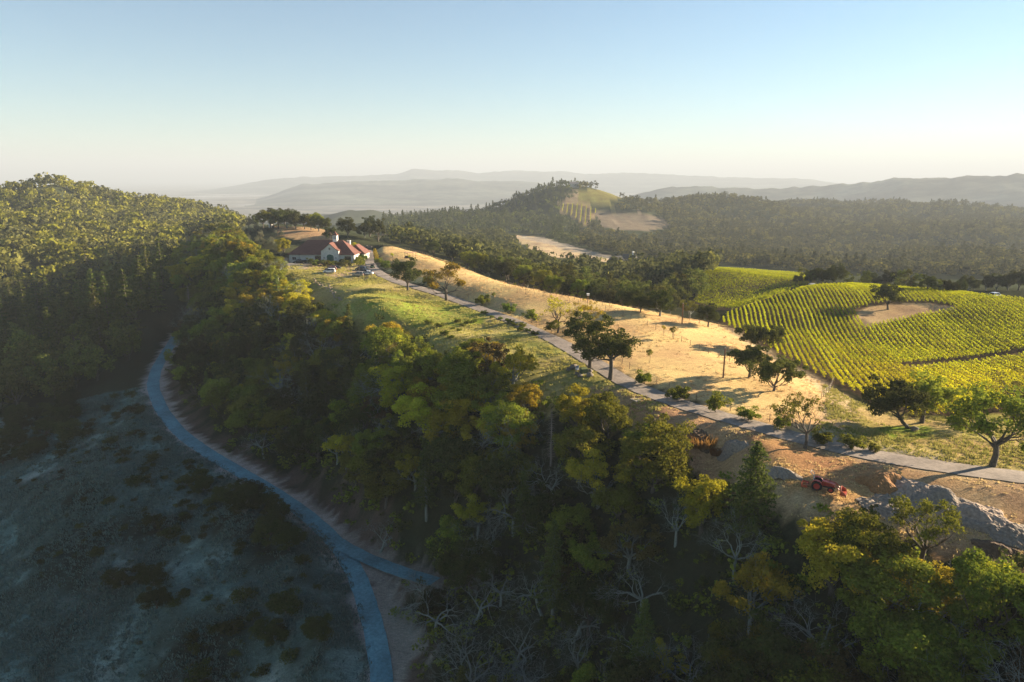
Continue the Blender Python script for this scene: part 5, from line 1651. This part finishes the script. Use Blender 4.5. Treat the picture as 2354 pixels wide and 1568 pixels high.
# --- heaps of soil, mulch and gravel
def heap(u, v, lx, ly, h, mat, label, rz_=0.0, seed=0, lump=.35, name='gravel_heap', dmin=50, cat='heap'):
    P = onray(u, v, dmin, 300)
    h *= .62
    n_ = 130
    t = np.linspace(-1, 1, n_)
    X, Y = np.meshgrid(t, t)
    r = np.sqrt(X ** 2 + Y ** 2)
    ang = np.arctan2(Y, X)
    rr = r / (1 + .18 * np.sin(3 * ang + seed) + .1 * np.sin(5 * ang + 2 * seed))
    prof = np.clip(1 - rr, 0, 1) ** .8
    ca, sa = math.cos(rz_), math.sin(rz_)
    xx, yy = X * lx, Y * ly
    wx, wy = P.x + xx * ca - yy * sa, P.y + xx * sa + yy * ca
    nz = fbm(wx.ravel() + seed * 13, wy.ravel(), 1.5, 6).reshape(X.shape)
    n2_ = fbm(wx.ravel() + 40, wy.ravel() + seed, .55, 4).reshape(X.shape)
    z = ground(wx.ravel(), wy.ravel()).reshape(X.shape) - P.z + np.where(prof > 0, n2_ * .16, 0) + prof * h * (1 + lump * 1.5 * nz) + np.where(prof > 0, nz * .16, 0) - np.where(rr > .97, .35, 0)
    V = np.column_stack([(wx - P.x).ravel(), (wy - P.y).ravel(), z.ravel()])
    ii = np.arange(n_ * n_).reshape(n_, n_)
    F = np.stack([ii[:-1, :-1], ii[:-1, 1:], ii[1:, 1:], ii[1:, :-1]], -1).reshape(-1, 4)
    F = F[(rr.ravel()[F] < 1.08).any(1)]
    me = np_mesh(name, V, F, mat)
    smooth(me)
    return tag(link(name, me, loc=P), label, cat)
M_GRAV = simple('grey_gravel', (.225, .185, .145), .95, var=.4, scale=3.5, bump=.8)
M_PINK = simple('pale_rubble', (.31, .24, .185), .95, var=.4, scale=3.0, bump=.8)
M_MULCH = simple('brown_mulch', (.27, .135, .05), .95, var=.45, scale=5, bump=.9)
M_DIRT = simple('dark_soil', (.10, .065, .04), .95, var=.4, scale=4, bump=.8)
heap(2025, 1112, 2.9, 2.1, 1.9, M_MULCH, 'brown mulch heap with a steep shaded face between tractor and road', .3, 1, .2, 'mulch_heap')
heap(2090, 1125, 3.2, 2.2, 1.3, M_PINK, 'pale lumpy rubble heap touching the brown mulch heap', -.2, 2, .5)
heap(2160, 1150, 4.2, 2.2, 1.5, M_GRAV, 'grey gravel heap in the middle of the long dumped ridge', -.4, 3, .5)
heap(2240, 1185, 4.6, 2.2, 1.6, M_PINK, 'pale rubble heap on the long dumped ridge behind the see through tree', -.5, 4, .5)
heap(2310, 1225, 4.4, 2.2, 1.4, M_GRAV, 'grey rubble heap at the end of the long dumped ridge', -.5, 5, .5)
heap(2050, 1165, 4.0, 2.6, .9, M_GRAV, 'low dark gravel bank below the mulch heap', .1, 6, .5)
heap(2290, 1265, 2.4, 1.4, .8, M_DIRT, 'small dark soil heap beneath the end of the gravel ridge', -.3, 7, .4, 'soil_heap')
heap(1800, 1092, 2.4, 1.3, 1.6, M_GRAV, 'grey gravel mound with a sharp crest beside the broad fir', -.5, 8, .15)
heap(1682, 1034, 2.3, 1.2, 1.6, M_GRAV, 'grey gravel mound beside the dry orange grass clump', -.4, 9, .15)
heap(1603, 1008, 2.4, 1.5, .9, M_DIRT, 'dark soil heap at the upper end of the hollow', -.3, 10, .4, 'soil_heap')
L_DRY = leaf_mat('dry_orange_grass', (.20, .105, .03), (.30, .17, .05), None, .4, .1)
def grass_clump(u, v, r, h, label):
    P = onray(u, v, 50, 300)
    rs = np.random.RandomState(int(u))
    n_ = 420
    a = rs.rand(n_) * 6.283
    q = np.sqrt(rs.rand(n_)) * r
    b = np.column_stack([np.cos(a) * q * 1.5, np.sin(a) * q, np.full(n_, -.05)])
    ln = h * rs.uniform(.5, 1.1, n_)
    d = np.column_stack([np.cos(a) * .35, np.sin(a) * .35, np.ones(n_)])
    w_ = rs.normal(size=(n_, 3)) * .05
    V = np.stack([b - w_, b + w_, b + d * ln[:, None] + w_ * .3, b + d * ln[:, None] - w_ * .3], 1).reshape(-1, 3)
    tag(link('grass_clump', np_mesh('grass_clump', V, np.arange(n_ * 4).reshape(-1, 4), L_DRY), loc=P), label, 'grass clump')
grass_clump(1612, 1028, 1.3, 1.5, 'tall clump of dry orange grass between the dark hollow and the grey mound')
grass_clump(1645, 1045, .5, .9, 'small tuft of dry orange grass at the foot of the grey mound')

# --- boulders, cabinet and signboard under the dark oak
def boulder(u, v, r, label, flat=.75, seed=1, name='boulder', group=None, mat=None):
    P = onray(u, v, 50, 500)
    rs = np.random.RandomState(seed)
    n1, n2 = 12, 8
    V = []
    for i in range(n2 + 1):
        th = math.pi * i / n2
        for j in range(n1):
            ph = 2 * math.pi * j / n1
            d = np.array([math.sin(th) * math.cos(ph), math.sin(th) * math.sin(ph), math.cos(th)])
            k_ = 1 + .5 * fbm(np.array([d[0] * 1.3 + seed * 7]), np.array([d[1] * 1.3 + d[2] * 2.1]), 1.0, 3)[0]
            V.append(d * k_ * r * np.array([1.15, .95, flat]) + np.array([0, 0, r * flat * .55]))
    F = [(i * n1 + j, (i + 1) * n1 + j, (i + 1) * n1 + (j + 1) % n1, i * n1 + (j + 1) % n1) for i in range(n2) for j in range(n1)]
    o = link(name, np_mesh(name, np.array(V), F, mat or M_STONE), loc=P)
    return tag(o, label, 'boulder', group)
for i, (u, v, r, t) in enumerate([(1318, 848, .85, 'dark boulder behind the signboard'), (1347, 852, .45, 'small boulder behind the green cabinet'), (1356, 856, .55, 'boulder just right of the green cabinet, below the oak trunk'), (1355, 866, .65, 'boulder with a long shadow in front of the green cabinet'),
                                  (1333, 868, .5, 'small boulder downhill of the green cabinet'), (1325, 862, .45, 'small dark boulder between signboard and green cabinet'), (1306, 852, .5, 'outlying boulder on the grass side of the signboard'), (2100, 990, .6, 'grey boulder on the bright grass under the leaning oak')]):
    boulder(u, v, r, t, seed=i + 1)
P = onray(1341, 859, 50, 300)
e = empty('utility_cabinet', P, .4, 'dark green metal utility cabinet among the boulders under the oak', 'cabinet')
MB().box(-.75, -.6, -.1, .75, .6, .08).build('plinth', simple('concrete', (.4, .38, .35), .9), e)
MB().box(-.65, -.5, .08, .65, .5, 1.0).build('body', simple('cabinet_green', (.03, .06, .03), .5), e, bevel=.03)
MB().loft([[(-.7, -.55, 1.0), (.7, -.55, 1.0), (.7, .55, 1.0), (-.7, .55, 1.0)], [(-.66, -.5, 1.09), (.66, -.5, 1.09), (.66, .5, 1.14), (-.66, .5, 1.14)]]).build('lid', simple('sunlit_lid_green', (.10, .13, .05), .6), e)  # sun on the top put into the lid's lighter green
P = onray(1326, 857, 50, 300)
e = empty('signboard', P, .5, 'small blue and white signboard on two posts beside the boulders', 'sign')
for s in (-1, 1): MB().bar((s * .3, 0, -.2), (s * .3, 0, 1.35), .04).build('post', M_WOOD, e)
bd = MB().box(-.38, -.05, .55, .38, -.02, 1.4).build('board', simple('board_white', (.55, .6, .68), .5), e)
MB().box(-.3, -.065, .95, .3, -.055, 1.3).box(-.3, -.065, .65, 0, -.055, .85).build('blue_field', simple('board_blue', (.05, .12, .25), .5), bd)
P = onray(1464, 919, 50, 300)
tag(MB().box(-.8, -.8, -.1, .8, .8, .06).build('concrete_slab', simple('slab', (.42, .36, .28), .9), loc=P, rz=.5), 'flat square concrete slab in the straw beside the road', 'slab')

# --- poles
def pole(u, v, vt, r, label, name='utility_pole', box=False):
    P = onray(u, v, 60, 400)
    dep = P.y * CP - P.z * SP
    h = (v - vt) * dep / FPX * 1.02
    e = empty(name, P, 0, label, 'pole')
    MB().bar((0, 0, -.5), (0, 0, h), r, 8, r * .8).build('shaft', M_POLE, e)
    if box:
        MB().box(-.32, -.3, h, .32, .3, h + .5).box(-.4, -.4, h + .5, .4, .4, h + .58).build('nest_box', M_WHITE, e)
    else:
        MB().bar((0, 0, h), (0, 0, h + .06), r * .95, 8).build('cap', M_WIRE, e)
pole(1661.6, 868, 800, .16, 'tall brown wooden pole standing in the straw meadow beside three oaks')
pole(1567, 745, 698, .15, 'grey brown wooden pole among the oaks at the far meadow fence')
pole(1351, 693, 680, .07, 'post carrying a white box on the meadow crest', 'box_post', True)

# --- fences: posts are parts, wires one part
def fence(pts, label, spacing=3.3, h=1.35, group='wire fences of the meadow'):
    ln = []
    Q = [onray(u, v, 60, 420) for u, v in pts]
    e = empty('wire_fence', Q[0], 0, label, 'fence', group)
    base = Q[0]
    W_ = MB()
    pp = []
    carry = 0.0
    for a, b in zip(Q[:-1], Q[1:]):
        L = (b - a).xy.length
        s = carry
        while s < L:
            x, y = a.x + (b.x - a.x) * s / L, a.y + (b.y - a.y) * s / L
            pp.append(Vector((x, y, g1(x, y))))
            s += spacing
        carry = s - L
    pp.append(Q[-1])
    first = None
    for i, p in enumerate(pp[:99]):
        if first is None:
            first = MB().bar((0, 0, -.25), (0, 0, h), .055, 5).build('post', M_WOOD, e)
            first.location = p - base
        else:
            c = first.copy()
            COL.objects.link(c)
            c.parent = e
            c.location = p - base
            c.rotation_euler = (rnd.uniform(-.06, .06), rnd.uniform(-.06, .06), 0)
    for z in (.45, .85, 1.25):
        for a, b in zip(pp[:-1], pp[1:]):
            W_.bar(a - base + Vector((0, 0, z)), b - base + Vector((0, 0, z)), .012, 3)
    W_.build('wires', M_WIRE, e)
fence([(1076, 686), (1120, 701), (1181, 719), (1238, 740), (1294, 764), (1360, 798), (1442, 846), (1503, 880), (1590, 917), (1674, 944), (1775, 972), (1830, 985)], 'long wire fence with wooden posts running beside the road behind the bushes')
fence([(1087, 660), (1162, 671), (1247, 683), (1340, 702), (1417, 722), (1495, 753), (1565, 786), (1635, 816), (1688, 836)], 'wire fence crossing the middle of the straw meadow')
fence([(1160, 654), (1200, 663), (1250, 674), (1300, 685), (1340, 694), (1400, 704)], 'close set wire fence along the crest of the meadow', 2.4)
fence([(872, 566), (900, 571), (940, 577), (985, 590)], 'wire fence at the house end of the meadow')
fence([(1560, 735), (1600, 742), (1640, 750), (1695, 768), (1740, 790)], 'wire fence between the meadow corner and the first vine rows', 2.6)
fence([(1817, 832), (1850, 843), (1880, 856), (1915, 880), (1905, 902), (1887, 917)], 'curving wire fence along the gravel track below the vineyard', 2.6)

# --- shelter in the meadow, garden by the house, knoll
P = onray(943, 594, 150, 500)
e = empty('shelter', P, -.3, 'open wooden slat shelter with dark seats in the upper straw meadow', 'shelter')
for x in (-1.9, 1.9):
    for y in (-1.3, 1.3): MB().bar((x, y, -.3), (x, y, 2.4), .08).build('post', M_WOOD, e)
MB().box(-2.1, -1.5, 2.4, 2.1, 1.5, 2.48).build('roof', M_WOOD, e)
for i in range(9): MB().box(-2.1 + i * .5, -1.7, 2.48, -2.02 + i * .5, 1.7, 2.62).build('slat', M_WOOD, e)
MB().box(-2.6, -.5, .0, -.4, .5, .5).box(-2.6, .3, .5, -.4, .5, .95).build('bench', M_BLACKP, e)
def shrub_at(u, v, s, var, name, label, cat, group=None, sz=None):
    P = onray(u, v, 150, 500)
    return plant(name, var, P - Vector((0, 0, .1)), (s, s, sz or s), rnd.uniform(0, 6.28), label, cat, group)
for i, u in enumerate([724, 731, 738, 745, 752, 760, 768, 776, 783, 790, 797, 803, 728, 742, 756, 771, 786, 799]):
    shrub_at(u, 611.5 + rnd.uniform(-2, 2.5) - (3 if i > 11 else 0), rnd.uniform(.8, 1.3), rnd.choice(V_BUSH + V_SHRUB), 'garden_shrub', 'rounded green shrub in the bed in front of the house', 'shrub', 'shrubs in front of the house')
shrub_at(782, 613, .85, V_BUSH[0], 'garden_shrub', 'single clipped round shrub nearest the parked cars', 'shrub')
shrub_at(715, 610, 1.5, V_SHRUB[0], 'garden_shrub', 'tall olive brown shrub at the end of the bed beside the pickup', 'shrub')
for (u, v, s) in ((822, 596, 2.2), (830, 598, 1.6), (834, 592, 1.8), (826, 604, 1.2), (838, 600, 1.3), (832, 611, 1.1)):
    shrub_at(u, v, s, V_BUSH[0], 'garden_shrub', 'bright yellow green shrub at the driveway side of the house', 'shrub', 'shrubs beside the driveway')
shrub_at(814, 586, .62, V_BAY[1], 'bay_tree', 'golden tree rising behind the driveway end of the red roof', 'tree')
shrub_at(757, 556, .8, V_OAK[0], 'oak_tree', 'dark round oak directly behind the cupola of the house', 'tree')
shrub_at(651, 585, .75, V_BAY[1], 'bay_tree', 'orange tinged tree at the left corner of the house', 'tree')
e = empty('hedge', onray(866, 598, 150, 500), 0, 'tall golden green hedge along the upper driveway', 'hedge')
hp = [onray(u, v, 150, 500) for u, v in ((867, 600), (865, 594), (863, 588), (861, 582))]
cs = []
for a, b in zip(hp[:-1], hp[1:]):
    for t in np.linspace(0, 1, 7)[:-1]:
        for z in (.6, 1.3, 2.0): cs.append(tuple(a.lerp(b, t) - hp[0] + Vector((0, 0, z))))
V, F = cards(cs, np.full(len(cs), .8), 40, .34, 5)
e.location = hp[0]
link('foliage', np_mesh('foliage', V, F, L_YEL), e)
MB().box(-.1, -.1, -.3, .1, .1, 1.0).build('stem', M_WOOD, e)
P = onray(843, 571, 150, 500)
tag(MB().box(-2.5, -.3, -.4, -.3, .3, 1.0).box(.3, -.3, -.4, 2.5, .3, 1.0).box(-.3, -.4, -.4, .3, .4, 1.25).build('stone_wall', M_STONE, loc=P), 'short stone wall at the upper end of the driveway', 'wall')
def rubble(pts, label):
    rs = np.random.RandomState(9)
    Q = [onray(u, v, 100, 400) for u, v in pts]
    e = MB()
    for a, b in zip(Q[:-1], Q[1:]):
        L = (b - a).length
        for i in range(int(L / .45)):
            p = a.lerp(b, rs.rand()) + Vector((rs.normal() * .45, rs.normal() * .45, 0))
            r = rs.uniform(.15, .42)
            p.z = g1(p.x, p.y) + r * .25
            V = [(p.x + r * math.cos(t) * rs.uniform(.8, 1.2), p.y + r * math.sin(t) * rs.uniform(.8, 1.2), p.z - r * .5) for t in np.linspace(0, 5.24, 6)]
            V2 = [(x + (p.x - x) * .35, y + (p.y - y) * .35, z + r) for x, y, z in V]
            e.loft([V, V2])
    return tag(e.build('rubble_bank', M_PINK), label, 'stone bank', kind='stuff')
rubble([(716, 640), (735, 655), (760, 672), (788, 690)], 'line of loose pale stones across the dry grass below the parking ground')
for (u, v, lab) in ((652, 526, 'pale wooden picnic table under the oaks, end nearer the white booth'), (675, 528, 'pale wooden picnic table under the oaks, beside the open slope')):
    P = onray(u, v, 250, 600)
    e = empty('picnic_table', P, .3, lab, 'table')
    MB().box(-1.2, -.45, .72, 1.2, .45, .8).build('tabletop', simple('pale_pine', (.5, .38, .2), .8), e)
    for s in (-1, 1):
        MB().box(-1.2, s * .8 - .15, .42, 1.2, s * .8 + .15, .48).build('bench', M_WOOD, e)
        MB().bar((s * .9, -.8, 0), (s * .9, .3, .72), .06).bar((s * .9, .8, 0), (s * .9, -.3, .72), .06).build('leg', M_WOOD, e)
P = onray(622, 523, 250, 600)
e = empty('white_booth', P, .1, 'narrow white upright booth at the end of the oak grove', 'booth')
MB().box(-.9, -.7, -.2, .9, .7, 3.0).build('shell', M_WHITE, e)
MB().box(-.45, -.74, .1, .45, -.71, 2.1).build('door', simple('booth_grey', (.5, .52, .55)), e)
MB().loft([[(-1, -.8, 3.0), (1, -.8, 3.0), (1, .8, 3.0), (-1, .8, 3.0)], [(-.6, -.4, 3.35), (.6, -.4, 3.35), (.6, .4, 3.35), (-.6, .4, 3.35)]]).build('roof', M_WHITE, e)
P = onray(628, 525, 250, 600)
e = empty('waste_bin', P, .1, 'dark bin standing next to the white booth', 'bin')
MB().loft([[(-.5, -.5, -.1), (.5, -.5, -.1), (.5, .5, -.1), (-.5, .5, -.1)], [(-.62, -.62, 1.5), (.62, -.62, 1.5), (.62, .62, 1.5), (-.62, .62, 1.5)]]).build('body', M_BLACKP, e)
MB().loft([[(-.66, -.66, 1.5), (.66, -.66, 1.5), (.66, .66, 1.5), (-.66, .66, 1.5)], [(-.5, -.3, 1.75), (.5, -.3, 1.75), (.5, .5, 1.75), (-.5, .5, 1.75)]]).build('lid', M_BLACKP, e)
P = onray(527, 527, 250, 700)
e = empty('solar_panel', P, -.4, 'pale tilted solar panel on a frame at the wooded left end of the ridge', 'solar panel')
MB().loft([[(-2.2, -1.0, 9.6), (2.2, -1.0, 9.6), (2.2, 1.2, 11.2), (-2.2, 1.2, 11.2)], [(-2.2, -1.05, 9.7), (2.2, -1.05, 9.7), (2.2, 1.15, 11.3), (-2.2, 1.15, 11.3)]]).build('panel', simple('panel_glass', (.45, .52, .58), .15), e)
MB().bar((-1.5, 0, -.5), (-1.5, 0, 10.3), .12).bar((1.5, 0, -.5), (1.5, 0, 10.3), .12).bar((2.2, 1.0, 11), (3.6, 1.2, 9.4), .1).build('frame', M_WIRE, e)
# far buildings
def cottage(u, v, L, Dp, h, label, wallm, roofm, rz_=0.0, name='cottage', chim=False, lift=0.0):
    P = onray(u, v, 300, 1400) + Vector((0, 0, lift))
    e = empty(name, P, rz_, label, 'house')
    MB().box(-L / 2, -Dp / 2, -4, L / 2, Dp / 2, h).build('wall', wallm, e)
    r = MB().loft([[(-L / 2 - .5, -Dp / 2 - .5, h), (L / 2 + .5, -Dp / 2 - .5, h), (L / 2 + .5, Dp / 2 + .5, h), (-L / 2 - .5, Dp / 2 + .5, h)], [(-L / 2, -.1, h + Dp * .42), (L / 2, -.1, h + Dp * .42), (L / 2, .1, h + Dp * .42), (-L / 2, .1, h + Dp * .42)]]).build('roof', roofm, e)
    if chim: MB().box(L * .2, -.6, h + 1, L * .2 + 1.4, .6, h + Dp * .42 + 2.2).build('chimney', M_WHITE, r)
    for x in np.linspace(-L * .35, L * .35, 4):
        f = MB().box(x - .6, -Dp / 2 - .05, h * .35, x + .6, -Dp / 2 + .05, h * .8).build('window', M_WHITE, e)
        MB().box(x - .5, -Dp / 2 - .08, h * .38, x + .5, -Dp / 2 - .04, h * .77).build('pane', M_GLASS, f)
    return e
M_DKROOF = simple('dark_shingles', (.05, .05, .05), .9, var=.3)
cottage(1318, 431, 16, 8, 3.5, 'pale long house on top of the far hill above the vines', simple('far_wall', (.5, .45, .38)), simple('far_roof', (.3, .26, .22)), .1, 'hilltop_house', lift=2)
cottage(1416, 606, 9, 7, 3.0, 'dark roofed barn half hidden by the ravine wood', simple('barn_wall', (.12, .09, .07)), M_DKROOF, .5, 'barn', lift=0)
cottage(1446, 604, 10, 8, 3.5, 'dark gabled cottage with a white chimney above the ravine wood', simple('barn_wall2', (.16, .12, .1)), M_DKROOF, -.4, 'cottage', True, lift=0)
P = onray(1865, 663, 150, 400)
e = empty('water_tank', P, .2, 'small grey tank at the top corner of the main vineyard', 'tank')
MB().bar((-1.1, 0, 1.2), (1.1, 0, 1.2), .75, 14).build('barrel', simple('tank_grey', (.35, .36, .36), .5), e)
MB().box(-1.0, -.6, -.1, -.8, .6, .75).box(.8, -.6, -.1, 1.0, .6, .75).build('cradle', M_WOOD, e)
P = onray(2287, 684, 150, 400)
make_car('parked_car', 'suv', paint('pale_blue_paint', (.35, .42, .5)), P, .4, 'pale car on the bare yard behind the vineyard', group=None)
